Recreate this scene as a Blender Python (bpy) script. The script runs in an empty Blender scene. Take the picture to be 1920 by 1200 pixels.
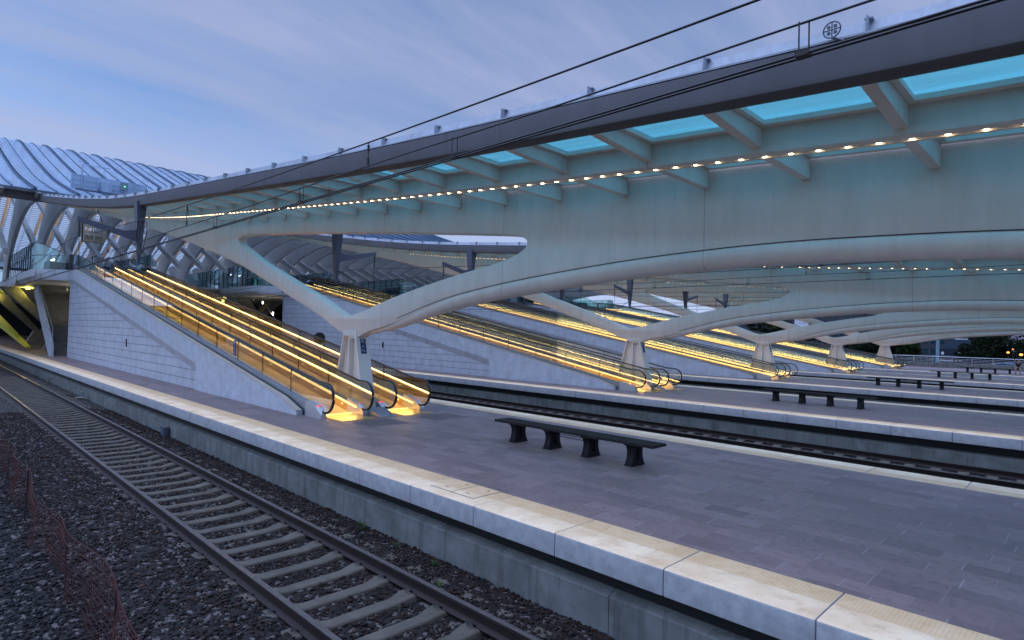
import bpy, bmesh, math, random
import numpy as np
from mathutils import Vector, Matrix
R = math.radians
random.seed(7); rng = np.random.default_rng(7)
scene = bpy.context.scene
COL = scene.collection

# ------------------------------------------------------------------ camera
YAW, PITCH, ROLL, HCAM = R(45.1636), R(1.3424), R(1.5334), 2.4187
_v = Vector((-math.cos(YAW)*math.cos(PITCH), math.sin(YAW)*math.cos(PITCH), math.sin(PITCH)))
_r = Vector((math.sin(YAW), math.cos(YAW), 0.0)); _u = _r.cross(_v)
_c, _s = math.cos(ROLL), math.sin(ROLL)
_r, _u = _c*_r + _s*_u, -_s*_r + _c*_u
cam = bpy.data.cameras.new('camera'); cam.sensor_width = 36; cam.lens = 1125.717/1920*36
cam.clip_end = 3000; cam.clip_start = 0.05
camo = bpy.data.objects.new('camera', cam); COL.objects.link(camo)
camo.matrix_world = Matrix(((_r.x, _u.x, -_v.x, 0), (_r.y, _u.y, -_v.y, 0), (_r.z, _u.z, -_v.z, HCAM), (0, 0, 0, 1)))
scene.camera = camo

# ------------------------------------------------------------------ world, sun, exposure
SUN_EL, SUN_ROT = R(38), R(215)
w = bpy.data.worlds.new('World'); scene.world = w; w.use_nodes = True
nt = w.node_tree; N = nt.nodes; Lk = nt.links; N.clear()
def wn(t, **k):
    n = N.new(t)
    for a, b in k.items(): setattr(n, a, b)
    return n
out = wn('ShaderNodeOutputWorld'); bg = wn('ShaderNodeBackground'); bg.inputs[1].default_value = 1.0
sky = wn('ShaderNodeTexSky', sky_type='NISHITA', sun_disc=False, sun_elevation=SUN_EL, sun_rotation=SUN_ROT)
sk = wn('ShaderNodeMixRGB', blend_type='MULTIPLY'); sk.inputs[0].default_value = 1
sk.inputs[2].default_value = (0.078, 0.102, 0.138, 1)
tc = wn('ShaderNodeTexCoord'); sep = wn('ShaderNodeSeparateXYZ')
mz = wn('ShaderNodeMath', operation='MAXIMUM'); mz.inputs[1].default_value = 0.0
az = wn('ShaderNodeMath', operation='ADD'); az.inputs[1].default_value = 0.16
dv = wn('ShaderNodeVectorMath', operation='DIVIDE'); cb = wn('ShaderNodeCombineXYZ')
mp = wn('ShaderNodeMapping'); mp.inputs['Rotation'].default_value = (0, 0, R(0)); mp.inputs['Scale'].default_value = (1.35, 0.30, 1)
mp.inputs['Location'].default_value = (0.7, 0.35, 0)
n1 = wn('ShaderNodeTexNoise'); n1.inputs['Scale'].default_value = 1.5; n1.inputs['Detail'].default_value = 7; n1.inputs['Roughness'].default_value = 0.58
cr = wn('ShaderNodeValToRGB'); cr.color_ramp.elements[0].position = 0.30; cr.color_ramp.elements[1].position = 0.62
mix = wn('ShaderNodeMixRGB'); mix.inputs[2].default_value = (0.345, 0.405, 0.62, 1)
hz = wn('ShaderNodeMapRange'); hz.inputs['From Min'].default_value = 0.0; hz.inputs['From Max'].default_value = 0.32
hz.inputs['To Min'].default_value = 0.75; hz.inputs['To Max'].default_value = 0.0
mixh = wn('ShaderNodeMixRGB'); mixh.inputs[2].default_value = (0.50, 0.60, 0.90, 1)
Lk.new(tc.outputs['Generated'], sep.inputs[0]); Lk.new(sep.outputs[2], mz.inputs[0]); Lk.new(mz.outputs[0], az.inputs[0])
for i in range(3): Lk.new(az.outputs[0], cb.inputs[i])
Lk.new(tc.outputs['Generated'], dv.inputs[0]); Lk.new(cb.outputs[0], dv.inputs[1]); Lk.new(dv.outputs[0], mp.inputs[0])
Lk.new(mp.outputs[0], n1.inputs['Vector']); Lk.new(n1.outputs['Fac'], cr.inputs[0])
Lk.new(sky.outputs[0], sk.inputs[1]); Lk.new(sk.outputs[0], mix.inputs[1])
mm = wn('ShaderNodeMath', operation='MULTIPLY'); mm.inputs[1].default_value = 0.85
Lk.new(cr.outputs[0], mm.inputs[0]); Lk.new(mm.outputs[0], mix.inputs[0])
Lk.new(mix.outputs[0], mixh.inputs[1]); Lk.new(mz.outputs[0], hz.inputs[0]); Lk.new(hz.outputs[0], mixh.inputs[0])
zr = wn('ShaderNodeMapRange'); zr.inputs['From Min'].default_value = 0.5; zr.inputs['From Max'].default_value = 1.0; zr.inputs['To Min'].default_value = 1.0; zr.inputs['To Max'].default_value = 7.4
Lk.new(mz.outputs[0], zr.inputs[0]); Lk.new(zr.outputs[0], bg.inputs[1])
Lk.new(mixh.outputs[0], bg.inputs[0]); Lk.new(bg.outputs[0], out.inputs[0])
sun = bpy.data.lights.new('sun', 'SUN'); sun.energy = 0.4; sun.angle = R(25); sun.color = (1.0, 0.80, 0.62)
suno = bpy.data.objects.new('sun', sun); COL.objects.link(suno)
SD = Vector((0.10, -0.16, 0.98)).normalized()       # towards the bright part of the evening sky behind the camera
suno.rotation_euler = SD.to_track_quat('Z', 'Y').to_euler()
vs = scene.view_settings; vs.view_transform = 'Standard'; vs.look = 'None'; vs.gamma = 1; vs.exposure = 0.17
scene.cycles.use_denoising = True
scene.cycles.max_bounces = 8; scene.cycles.transparent_max_bounces = 24; scene.cycles.diffuse_bounces = 3
scene.cycles.glossy_bounces = 4; scene.cycles.transmission_bounces = 6
scene.cycles.sample_clamp_indirect = 4; scene.cycles.caustics_reflective = False; scene.cycles.caustics_refractive = False

# ------------------------------------------------------------------ materials
class M:
    def __init__(s, name):
        s.m = bpy.data.materials.new(name); s.m.use_nodes = True
        s.t = s.m.node_tree; s.n = s.t.nodes; s.b = s.n['Principled BSDF']; s.o = s.n['Material Output']
    def add(s, t, **k):
        n = s.n.new(t)
        for a, b in k.items(): setattr(n, a, b)
        return n
    def link(s, a, b): s.t.links.new(a, b)
    def val(s, sock, v):
        if isinstance(v, (int, float)): sock.default_value = v
        elif isinstance(v, tuple): sock.default_value = v
        else: s.link(v, sock)
    def math(s, op, a, b=0.0, c=None):
        n = s.add('ShaderNodeMath', operation=op); s.val(n.inputs[0], a); s.val(n.inputs[1], b)
        if c is not None: s.val(n.inputs[2], c)
        return n.outputs[0]
    def mixc(s, f, a, b, mode='MIX'):
        n = s.add('ShaderNodeMixRGB', blend_type=mode); s.val(n.inputs[0], f)
        s.val(n.inputs[1], a if not isinstance(a, tuple) else (*a[:3], 1)); s.val(n.inputs[2], b if not isinstance(b, tuple) else (*b[:3], 1))
        return n.outputs[0]
    def pos(s, scale=(1, 1, 1), world=True):
        g = s.add('ShaderNodeNewGeometry') if world else s.add('ShaderNodeTexCoord')
        mpn = s.add('ShaderNodeMapping'); mpn.inputs['Scale'].default_value = scale
        s.link(g.outputs['Position' if world else 'Object'], mpn.inputs[0]); return mpn.outputs[0]
    def noise(s, scale, detail=4, vec=None, rough=.55):
        n = s.add('ShaderNodeTexNoise'); n.inputs['Scale'].default_value = scale; n.inputs['Detail'].default_value = detail
        n.inputs['Roughness'].default_value = rough
        if vec is not None: s.link(vec, n.inputs['Vector'])
        return n.outputs['Fac']
    def ramp(s, f, a, b, pa=.35, pb=.65):
        n = s.add('ShaderNodeValToRGB'); e = n.color_ramp.elements
        e[0].position, e[1].position = pa, pb; e[0].color = (*a[:3], 1); e[1].color = (*b[:3], 1); s.link(f, n.inputs[0]); return n.outputs[0]
    def bump(s, h, strength=.3, dist=.02):
        n = s.add('ShaderNodeBump'); n.inputs['Strength'].default_value = strength; n.inputs['Distance'].default_value = dist
        s.link(h, n.inputs['Height']); s.link(n.outputs[0], s.b.inputs['Normal'])
    def set(s, col=None, rough=.5, metal=0.0, spec=None, emis=None, estr=0):
        if col is not None: s.val(s.b.inputs['Base Color'], (*col[:3], 1) if isinstance(col, tuple) else col)
        s.val(s.b.inputs['Roughness'], rough); s.b.inputs['Metallic'].default_value = metal
        if spec is not None: s.b.inputs['Specular IOR Level'].default_value = spec
        if emis: s.b.inputs['Emission Color'].default_value = (*emis, 1); s.b.inputs['Emission Strength'].default_value = estr
        return s.m
def paint(name, col, rough=.45, dirt=.18, sc=1.2, streak=True, spec=.5, joints=0):
    m = M(name); m.b.inputs['Specular IOR Level'].default_value = spec; p = m.pos((1, 1, .25) if streak else (1, 1, 1))
    f = m.noise(sc*3, 6, p, .6); g = m.noise(sc*.35, 3, m.pos())
    f = m.math('MULTIPLY', m.math('ADD', f, g), .5)
    c2 = tuple(c*(1-dirt*2) for c in col); cc = m.ramp(f, c2, col, .32, .6)
    if joints:
        sx = m.add('ShaderNodeSeparateXYZ'); m.link(m.pos(), sx.inputs[0]); jl = m.math('LESS_THAN', m.math('FRACT', m.math('DIVIDE', sx.outputs[0], joints)), .0035)
        sv = m.noise(1.0, 6, m.pos((9, 9, .5)), .7); sv = m.math('MULTIPLY', m.math('MAXIMUM', m.math('SUBTRACT', sv, .56), 0.0), .8)
        cc = m.mixc(m.math('MINIMUM', m.math('ADD', m.math('MULTIPLY', jl, .45), sv), .6), cc, (.20, .18, .16))
    m.set(cc, m.math('ADD', m.math('MULTIPLY', g, .2), rough-.1))
    return m.m
def flat(name, col, rough=.5, metal=0., spec=None): return M(name).set(col, rough, metal, spec)
def emit(name, col, st):
    m = M(name); m.set((0, 0, 0), .5, emis=col, estr=st); return m.m

m_white = paint('white_steel_paint', (.84, .79, .735), .42, .08, joints=4.83)
m_fascia = paint('grey_brown_paint', (.128, .128, .142), .6, .12, spec=.3, joints=6.4)
m_zinc = paint('weathered_zinc', (.36, .41, .48), .4, .2, 2.5)
m_dark = flat('black_gasket_and_shade', (.012, .013, .015), .6)
m_blackrub = flat('black_rubber', (.012, .012, .013), .32)
m_mast = paint('dark_blue_grey_paint', (.075, .09, .13), .45, .08)
m_steel = M('brushed_steel'); p_ = m_steel.pos((.6, 6, 30))
m_steel = m_steel.set(m_steel.ramp(m_steel.noise(3, 4, p_), (.30, .32, .35), (.44, .46, .50)), .36, .85)
m_steelpale = flat('pale_steel', (.62, .62, .64), .3, .7)
m_wire = flat('dark_copper_wire', (.02, .018, .018), .5, .3)
m_plank = M('weathered_dark_timber'); q_ = m_plank.pos((1.2, 14, 14))
f_ = m_plank.noise(4, 6, q_); m_plank.bump(f_, .4, .01)
m_plank = m_plank.set(m_plank.ramp(f_, (.020, .018, .017), (.050, .045, .041)), .85, spec=.06)
m_cast = M('dark_cast_iron'); f_ = m_cast.noise(60, 3, m_cast.pos()); m_cast.bump(f_, .3, .004)
m_cast = m_cast.set(m_cast.ramp(f_, (.008, .008, .010), (.016, .017, .020)), .7, spec=.2)

def concrete(name, a, b, rough=.8, groove=False, streaks=.5, stain=(.35, .29, .2)):
    m = M(name); p = m.pos()
    f = m.noise(2.2, 7, p, .62); g = m.noise(40, 3, p); v = m.noise(1.0, 5, m.pos((5, 5, .3)), .6)
    c = m.ramp(f, a, b, .3, .7)
    c = m.mixc(m.math('MULTIPLY', m.math('GREATER_THAN', v, .56), streaks*.3), c, tuple(x*.55 for x in a))
    st = m.math('MULTIPLY', m.math('MAXIMUM', m.math('SUBTRACT', m.noise(.8, 5, p, .7), .56), 0.0), streaks*4)
    c = m.mixc(m.math('MINIMUM', st, .6), c, stain)
    h = m.math('ADD', m.math('MULTIPLY', f, .6), m.math('MULTIPLY', g, .4)); m.bump(h, .35, .01)
    return m.set(c, rough)
m_wall = concrete('pale_board_marked_concrete', (.40, .425, .48), (.56, .59, .65), .7, streaks=.35, stain=(.34, .30, .27))
m_ledge = paint('wall_coping_stone', (.56, .46, .38), .6, .1, 3, False)
m_retain = concrete('damp_grey_concrete', (.11, .12, .112), (.22, .235, .225), .85, streaks=1.2, stain=(.11, .12, .09))
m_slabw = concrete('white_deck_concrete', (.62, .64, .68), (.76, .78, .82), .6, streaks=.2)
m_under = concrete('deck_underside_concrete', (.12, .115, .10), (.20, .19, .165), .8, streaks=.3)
m_sleeper = concrete('sleeper_concrete', (.056, .047, .035), (.112, .097, .075), .9, streaks=.4, stain=(.09, .055, .035))
# coping stones: cream top with worn stains, tactile studs on the inner band
m = M('cream_coping_concrete'); p = m.pos(); gn = m.add('ShaderNodeNewGeometry'); sn = m.add('ShaderNodeSeparateXYZ'); m.link(gn.outputs['Normal'], sn.inputs[0])
sp = m.add('ShaderNodeSeparateXYZ'); oc = m.add('ShaderNodeTexCoord'); m.link(oc.outputs['Object'], sp.inputs[0])
oi = m.add('ShaderNodeObjectInfo')
ad = m.add('ShaderNodeVectorMath', operation='ADD'); m.link(p, ad.inputs[0])
cmb = m.add('ShaderNodeCombineXYZ'); m.link(m.math('MULTIPLY', oi.outputs['Random'], 13.0), cmb.inputs[0]); m.link(cmb.outputs[0], ad.inputs[1]); pv = ad.outputs[0]
a1 = m.noise(1.7, 6, pv, .6); a2 = m.noise(7, 4, pv, .7)
top = m.ramp(a1, (.68, .45, .26), (.86, .66, .44), .3, .62)
st = m.math('MULTIPLY', m.math('MAXIMUM', m.math('SUBTRACT', a2, .54), 0.0), 2.2)
top = m.mixc(m.math('MINIMUM', st, .5), top, (.38, .23, .12))
band = m.math('GREATER_THAN', m.math('ABSOLUTE', sp.outputs[1]), .43)
top = m.mixc(m.math('MULTIPLY', band, m.math('ADD', m.math('MULTIPLY', a2, .9), .12)), top, (.62, .36, .15))
side = m.ramp(a2, (.25, .26, .28), (.37, .385, .40), .3, .7)
isup = m.math('GREATER_THAN', sn.outputs[2], .6)
c = m.mixc(isup, side, top)
ud = m.math('SINE', m.math('MULTIPLY', m.math('ADD', sp.outputs[0], sp.outputs[1]), 88.0)); vd = m.math('SINE', m.math('MULTIPLY', m.math('SUBTRACT', sp.outputs[0], sp.outputs[1]), 88.0))
stud = m.math('MULTIPLY', m.math('MULTIPLY', m.math('GREATER_THAN', m.math('MULTIPLY', ud, vd), .35), band), 1.0)
c = m.mixc(m.math('MULTIPLY', m.math('MULTIPLY', stud, isup), .30), c, (.90, .74, .54))
hh = m.math('ADD', m.math('MULTIPLY', stud, .7), m.math('MULTIPLY', a2, .4)); m.bump(hh, .8, .016)
m_coping = m.set(c, .62)
# platform paving: bluestone slabs of varied length laid in rows
m = M('bluestone_paving'); p = m.pos(); sp = m.add('ShaderNodeSeparateXYZ'); m.link(p, sp.inputs[0])
row = m.math('FLOOR', m.math('DIVIDE', sp.outputs[1], .30))
wnn = m.add('ShaderNodeTexWhiteNoise', noise_dimensions='1D'); m.link(row, wnn.inputs['W'])
xs = m.math('DIVIDE', m.math('ADD', sp.outputs[0], m.math('MULTIPLY', wnn.outputs['Value'], 7.0)), m.math('ADD', m.math('MULTIPLY', m.math('GREATER_THAN', wnn.outputs['Value'], .55), .30), .60))
col_ = m.math('FLOOR', xs); cb_ = m.add('ShaderNodeCombineXYZ'); m.link(col_, cb_.inputs[0]); m.link(row, cb_.inputs[1])
wn2 = m.add('ShaderNodeTexWhiteNoise', noise_dimensions='2D'); m.link(cb_.outputs[0], wn2.inputs['Vector'])
fx = m.math('FRACT', xs); fy = m.math('FRACT', m.math('DIVIDE', sp.outputs[1], .30))
ex = m.math('LESS_THAN', fx, .014); ey = m.math('LESS_THAN', fy, .022)
g = m.noise(170, 3, p, .7); g2 = m.noise(.9, 5, p, .6); g3 = m.noise(9, 5, p, .65)
base = m.mixc(wn2.outputs['Value'], (.085, .056, .051), (.235, .155, .148))
warm = m.add('ShaderNodeSeparateColor'); m.link(wn2.outputs['Color'], warm.inputs[0])
base = m.mixc(m.math('MULTIPLY', warm.outputs[1], .4), base, (.17, .108, .095))
base = m.mixc(m.math('MULTIPLY', g, .50), base, (.30, .225, .24))
base = m.mixc(m.math('MULTIPLY', m.math('MAXIMUM', m.math('SUBTRACT', g3, .5), 0.), 2.6), base, (.065, .05, .055))
gs = m.noise(420, 2, p, .8); base = m.mixc(m.math('MULTIPLY', m.math('GREATER_THAN', gs, .60), .30), base, (.42, .38, .40))
base = m.mixc(m.math('MULTIPLY', m.math('MAXIMUM', m.math('SUBTRACT', g2, .5), 0.), 1.6), base, (.27, .21, .22))
wn3 = m.add('ShaderNodeTexWhiteNoise', noise_dimensions='2D'); av = m.add('ShaderNodeVectorMath', operation='ADD'); av.inputs[1].default_value = (31, 17, 0); m.link(cb_.outputs[0], av.inputs[0]); m.link(av.outputs[0], wn3.inputs['Vector'])
base = m.mixc(m.math('MULTIPLY', ex, m.math('SUBTRACT', wn3.outputs['Value'], .15)), base, (.38, .33, .34)); base = m.mixc(m.math('MULTIPLY', ey, .5), base, (.05, .05, .06))
m.bump(m.math('ADD', m.math('MULTIPLY', g, .5), m.math('MULTIPLY', wn2.outputs['Value'], .5)), .45, .004)
m_pave = m.set(base, m.math('ADD', m.math('MULTIPLY', g2, .2), .42), spec=.35)
# ballast
m = M('ballast_bed'); p = m.pos(); vo = m.add('ShaderNodeTexVoronoi'); vo.inputs['Scale'].default_value = 17; m.link(p, vo.inputs['Vector'])
scn = m.add('ShaderNodeSeparateColor'); m.link(vo.outputs['Color'], scn.inputs[0])
c = m.mixc(scn.outputs[0], (.003, .002, .0013), (.011, .006, .004)); c = m.mixc(m.math('MULTIPLY', m.math('GREATER_THAN', scn.outputs[1], .8), .6), c, (.16, .14, .125))
m.bump(m.math('SUBTRACT', 1.0, vo.outputs['Distance']), .9, .05); m_bed = m.set(c, .9)
m = M('ballast_stone'); at = m.add('ShaderNodeAttribute', attribute_name='tint'); m.link(at.outputs['Color'], m.b.inputs['Base Color']); m_stone = m.set(None, .85)
m = M('far_ground'); m_ground = m.set(m.ramp(m.noise(.08, 6, m.pos()), (.03, .045, .02), (.09, .085, .07)), .9)
# rails
m = M('rusty_rail_steel'); gn = m.add('ShaderNodeNewGeometry'); s1 = m.add('ShaderNodeSeparateXYZ'); s2 = m.add('ShaderNodeSeparateXYZ')
m.link(gn.outputs['Normal'], s1.inputs[0]); m.link(gn.outputs['Position'], s2.inputs[0])
hd = m.math('MULTIPLY', m.math('GREATER_THAN', s1.outputs[2], .55), m.math('GREATER_THAN', s2.outputs[2], -.747))
rn = m.noise(25, 4, m.pos((.3, 3, 3)))
m.link(m.mixc(hd, m.ramp(rn, (.009, .005, .004), (.024, .013, .010)), m.ramp(rn, (.20, .16, .15), (.30, .25, .24))), m.b.inputs['Base Color'])
m.link(m.math('MULTIPLY', hd, .85), m.b.inputs['Metallic']); m.link(m.math('SUBTRACT', .75, m.math('MULTIPLY', hd, .42)), m.b.inputs['Roughness']); m_rail = m.m
# glass
def glass(name, tint, gloss=.10, rough=.02, diff=None, dmix=0.0, spread=0.0):
    m = M(name); n = m.n; n.remove(m.b)
    t = m.add('ShaderNodeBsdfTransparent'); t.inputs[0].default_value = (*tint, 1)
    g = m.add('ShaderNodeBsdfGlossy'); g.inputs['Roughness'].default_value = rough; g.inputs[0].default_value = (.9, .95, 1, 1)
    fr = m.add('ShaderNodeLayerWeight'); fr.inputs[0].default_value = .35
    mx = m.add('ShaderNodeMixShader'); f = m.math('ADD', m.math('MULTIPLY', fr.outputs['Fresnel'], .75), gloss*.5)
    f = m.math('MINIMUM', f, .8)
    m.link(f, mx.inputs[0])
    base = t.outputs[0]
    if diff:
        tr = m.add('ShaderNodeBsdfTranslucent'); st = m.noise(2.0, 5, m.pos((.35, 4, 1)), .6)
        m.link(m.ramp(st, tuple(c*.82 for c in diff), diff, .3, .7), tr.inputs[0])
        mt = m.add('ShaderNodeMixShader'); mt.inputs[0].default_value = dmix
        m.link(base, mt.inputs[1]); m.link(tr.outputs[0], mt.inputs[2]); base = mt.outputs[0]
    m.link(base, mx.inputs[1]); m.link(g.outputs[0], mx.inputs[2]); m.link(mx.outputs[0], m.o.inputs[0]); return m.m
m_roofglass = glass('teal_roof_glass', (.24, .92, 1.0), .02, .05, (.72, .86, .78), .50)
m_balglass = glass('balustrade_glass', (.92, .95, .94), .04, .01)
m_guard = glass('green_guard_glass', (.74, .90, .88), .06, .02)
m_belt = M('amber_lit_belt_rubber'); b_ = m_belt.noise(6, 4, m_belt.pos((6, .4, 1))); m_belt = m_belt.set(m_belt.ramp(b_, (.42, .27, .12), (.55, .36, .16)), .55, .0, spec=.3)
m_skirt = flat('bronze_skirt', (.62, .46, .22), .28, .9)
m_strip = emit('warm_skirt_light', (1.0, .54, .16), 3.3)
m_lamp = emit('warm_spot_lamp', (1.0, .74, .40), 16.0)
m_sglint = emit('skirt_glint_glow', (1.0, .62, .22), 5.0)
m_combplate = flat('amber_lit_comb_plate', (.80, .52, .18), .30, .8)  # metal plate with the amber lamp light put into its colour
m_red = emit('red_indicator', (1, .06, .05), 2.5); m_green = emit('green_indicator', (.1, 1, .35), 2.5)
m_blue = flat('blue_sign_enamel', (.010, .035, .16), .4); m_signw = flat('sign_white', (.62, .66, .72), .5)
m_yel = emit('yellow_lamp', (1.0, .86, .12), 9.0); m_cool = emit('cool_lamp', (1.0, .93, .74), 14.0)
m_yelbeam = flat('yellow_lit_concrete', (.62, .52, .03), .5)  # yellow lamp light put into the colour of the concrete beam
m_hall = paint('hall_grey_white_paint', (.68, .68, .66), .5, .1)
m_net = flat('orange_plastic_net', (.055, .011, .008), .9)
m_skin = flat('skin', (.45, .27, .2), .6); m_cloth = flat('dark_navy_cloth', (.012, .016, .03), .8); m_short = flat('black_shorts', (.01, .01, .012), .8)
m_hair = flat('brown_hair', (.05, .03, .02), .7); m_shoe = flat('dark_shoe', (.02, .025, .02), .6)

# ------------------------------------------------------------------ mesh builder
class MB:
    def __init__(s): s.v = []; s.f = []; s.mi = []; s.cur = 0
    def mat(s, i): s.cur = i; return s
    def face(s, idx): s.f.append(tuple(idx)); s.mi.append(s.cur)
    def box(s, x0, x1, y0, y1, z0, z1):
        b = len(s.v); s.v += [(x0, y0, z0), (x1, y0, z0), (x1, y1, z0), (x0, y1, z0), (x0, y0, z1), (x1, y0, z1), (x1, y1, z1), (x0, y1, z1)]
        for f in ((0, 3, 2, 1), (4, 5, 6, 7), (0, 1, 5, 4), (1, 2, 6, 5), (2, 3, 7, 6), (3, 0, 4, 7)): s.face([b+i for i in f])
        return s
    def loft(s, rings, close=True, caps=True):
        b = len(s.v); n = len(rings[0])
        for r in rings: s.v += [tuple(p) for p in r]
        for k in range(len(rings)-1):
            for i in range(n if close else n-1):
                j = (i+1) % n; s.face((b+k*n+i, b+k*n+j, b+(k+1)*n+j, b+(k+1)*n+i))
        if caps:
            s.face([b+i for i in range(n)][::-1]); s.face([b+(len(rings)-1)*n+i for i in range(n)])
        return s
    def prism_y(s, poly, y0, y1): return s.loft([[(x, y0, z) for x, z in poly], [(x, y1, z) for x, z in poly]])
    def prism_x(s, poly, x0, x1): return s.loft([[(x0, y, z) for y, z in poly], [(x1, y, z) for y, z in poly]])
    def prism_z(s, poly, z0, z1): return s.loft([[(x, y, z0) for x, y in poly], [(x, y, z1) for x, y in poly]])
    def sweepx(s, sec, path):      # section (y,dz) carried along (x,z) points
        return s.loft([[(x, y, z+dz) for y, dz in sec] for x, z in path])
    def tube(s, path, r, n=8, ry=None):
        path = [Vector(p) for p in path]; rings = []; up = Vector((0, 0, 1))
        for i, p in enumerate(path):
            t = (path[min(i+1, len(path)-1)]-path[max(i-1, 0)]).normalized()
            a = t.cross(up)
            if a.length < .05: a = t.cross(Vector((0, 1, 0)))
            a.normalize(); bb = t.cross(a).normalized()
            rr = r[i] if isinstance(r, (list, tuple)) else r; r2 = ry if ry else rr
            rings.append([p+a*(math.cos(2*math.pi*k/n)*rr)+bb*(math.sin(2*math.pi*k/n)*r2) for k in range(n)])
        return s.loft(rings)
    def disc(s, c, r, n=8, nrm='z', th=.01):
        pts = [(math.cos(2*math.pi*k/n)*r, math.sin(2*math.pi*k/n)*r) for k in range(n)]
        if nrm == 'z': return s.prism_z([(c[0]+a, c[1]+b) for a, b in pts], c[2]-th/2, c[2]+th/2)
        if nrm == 'y': return s.prism_y([(c[0]+a, c[2]+b) for a, b in pts], c[1]-th/2, c[1]+th/2)
        return s.prism_x([(c[1]+a, c[2]+b) for a, b in pts], c[0]-th/2, c[0]+th/2)
    def build(s, name, mat, parent=None, base=None, smooth=30, fix=True):
        me = bpy.data.meshes.new(name); v = s.v
        if base is None and parent is not None and parent.parent is None: base = tuple(parent.location)
        if base is not None: v = [(a-base[0], b-base[1], c-base[2]) for a, b, c in v]
        me.from_pydata(v, [], s.f)
        for mt in (mat if isinstance(mat, (list, tuple)) else [mat]): me.materials.append(mt)
        if isinstance(mat, (list, tuple)): me.polygons.foreach_set('material_index', s.mi)
        if fix:
            bm = bmesh.new(); bm.from_mesh(me); bmesh.ops.recalc_face_normals(bm, faces=bm.faces); bm.to_mesh(me); bm.free()
        if smooth:
            me.polygons.foreach_set('use_smooth', [True]*len(me.polygons)); me.set_sharp_from_angle(angle=R(smooth))
        me.update(); o = bpy.data.objects.new(name, me); COL.objects.link(o)
        if parent is not None: o.parent = parent
        return o
def tag(o, label=None, cat=None, group=None, kind=None):
    for k, v in (('label', label), ('category', cat), ('group', group), ('kind', kind)):
        if v: o[k] = v
    return o
def empty(name, loc, label, cat, group=None):
    o = bpy.data.objects.new(name, None); COL.objects.link(o); o.location = loc; o.empty_display_size = .3
    return tag(o, label, cat, group)
KIDS = {}
def copy_tree(o, parent=None):
    c = o.copy(); COL.objects.link(c); c.parent = parent
    for ch in [x for x in bpy.data.objects if x.parent == o] if o not in KIDS else KIDS[o]: copy_tree(ch, c)
    return c
def freeze(o):      # remember the children once so that copying stays quick
    KIDS.setdefault(o, list(o.children))
    for c in KIDS[o]: KIDS.setdefault(c, list(c.children))
    for c in KIDS[o]:
        for d in KIDS[c]: KIDS.setdefault(d, [])
PER = 15.12
ORD = ['first', 'second', 'third', 'fourth', 'fifth']
def lerp(tab, x):
    tab = sorted(tab); return float(np.interp(x, [t[0] for t in tab], [t[1] for t in tab]))
def arc(cx, cz, r, a0, a1, n): return [(cx+r*math.cos(R(a0+(a1-a0)*i/n)), cz+r*math.sin(R(a0+(a1-a0)*i/n))) for i in range(n+1)]

# ================================================================== SETTING
# ground far beyond the tracks, a little lower than the railway
g = MB()
g.loft([[(-900, -300, -1.25), (-900, 82, -1.25), (-900, 86, -2.6), (-900, 1500, -2.6)], [(600, -300, -1.25), (600, 82, -1.25), (600, 86, -2.6), (600, 1500, -2.6)]], close=False, caps=False)
tag(g.build('ground', m_ground, fix=False, smooth=0), kind='structure')

TR = [3.94] + [c + PER*k for k in range(4) for c in (15.20, 19.10)]          # track centre lines
def bed(name, y0, y1, n, x0=-140, x1=14, dx=1.0, prof=None, amp=.02):
    xs = np.arange(x0, x1+dx/2, dx); ys = np.linspace(y0, y1, n); V = []
    for x in xs:
        for y in ys: V.append((x, y, prof(y) + rng.uniform(-amp, amp)))
    F = [(i*n+j, i*n+j+1, (i+1)*n+j+1, (i+1)*n+j) for i in range(len(xs)-1) for j in range(n-1)]
    b = MB(); b.v = V; b.f = F; b.mi = [0]*len(F); o = b.build(name, m_bed, fix=False, smooth=180)
    return o
NP = [(-8, -1.0), (0.4, -1.0), (1.2, -.955), (2.2, -.878), (2.98, -.882), (3.12, -.93), (3.3, -.965), (4.58, -.965), (4.76, -.93), (4.9, -.882), (5.25, -.93), (5.95, -1.07)]
tag(bed('ballast', -8, 6.2, 90, -34, 3, .14, lambda y: lerp(NP, y), .012), kind='structure')
tag(bed('ballast', -8, 6.2, 30, -140, -34, .6, lambda y: lerp(NP, y), .012), kind='structure')
for k in range(4):
    o = bed('ballast', 13.0+PER*k, 21.4+PER*k, 24, -140, 14, .7, lambda y: -.93, .015); tag(o, kind='structure')

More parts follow.
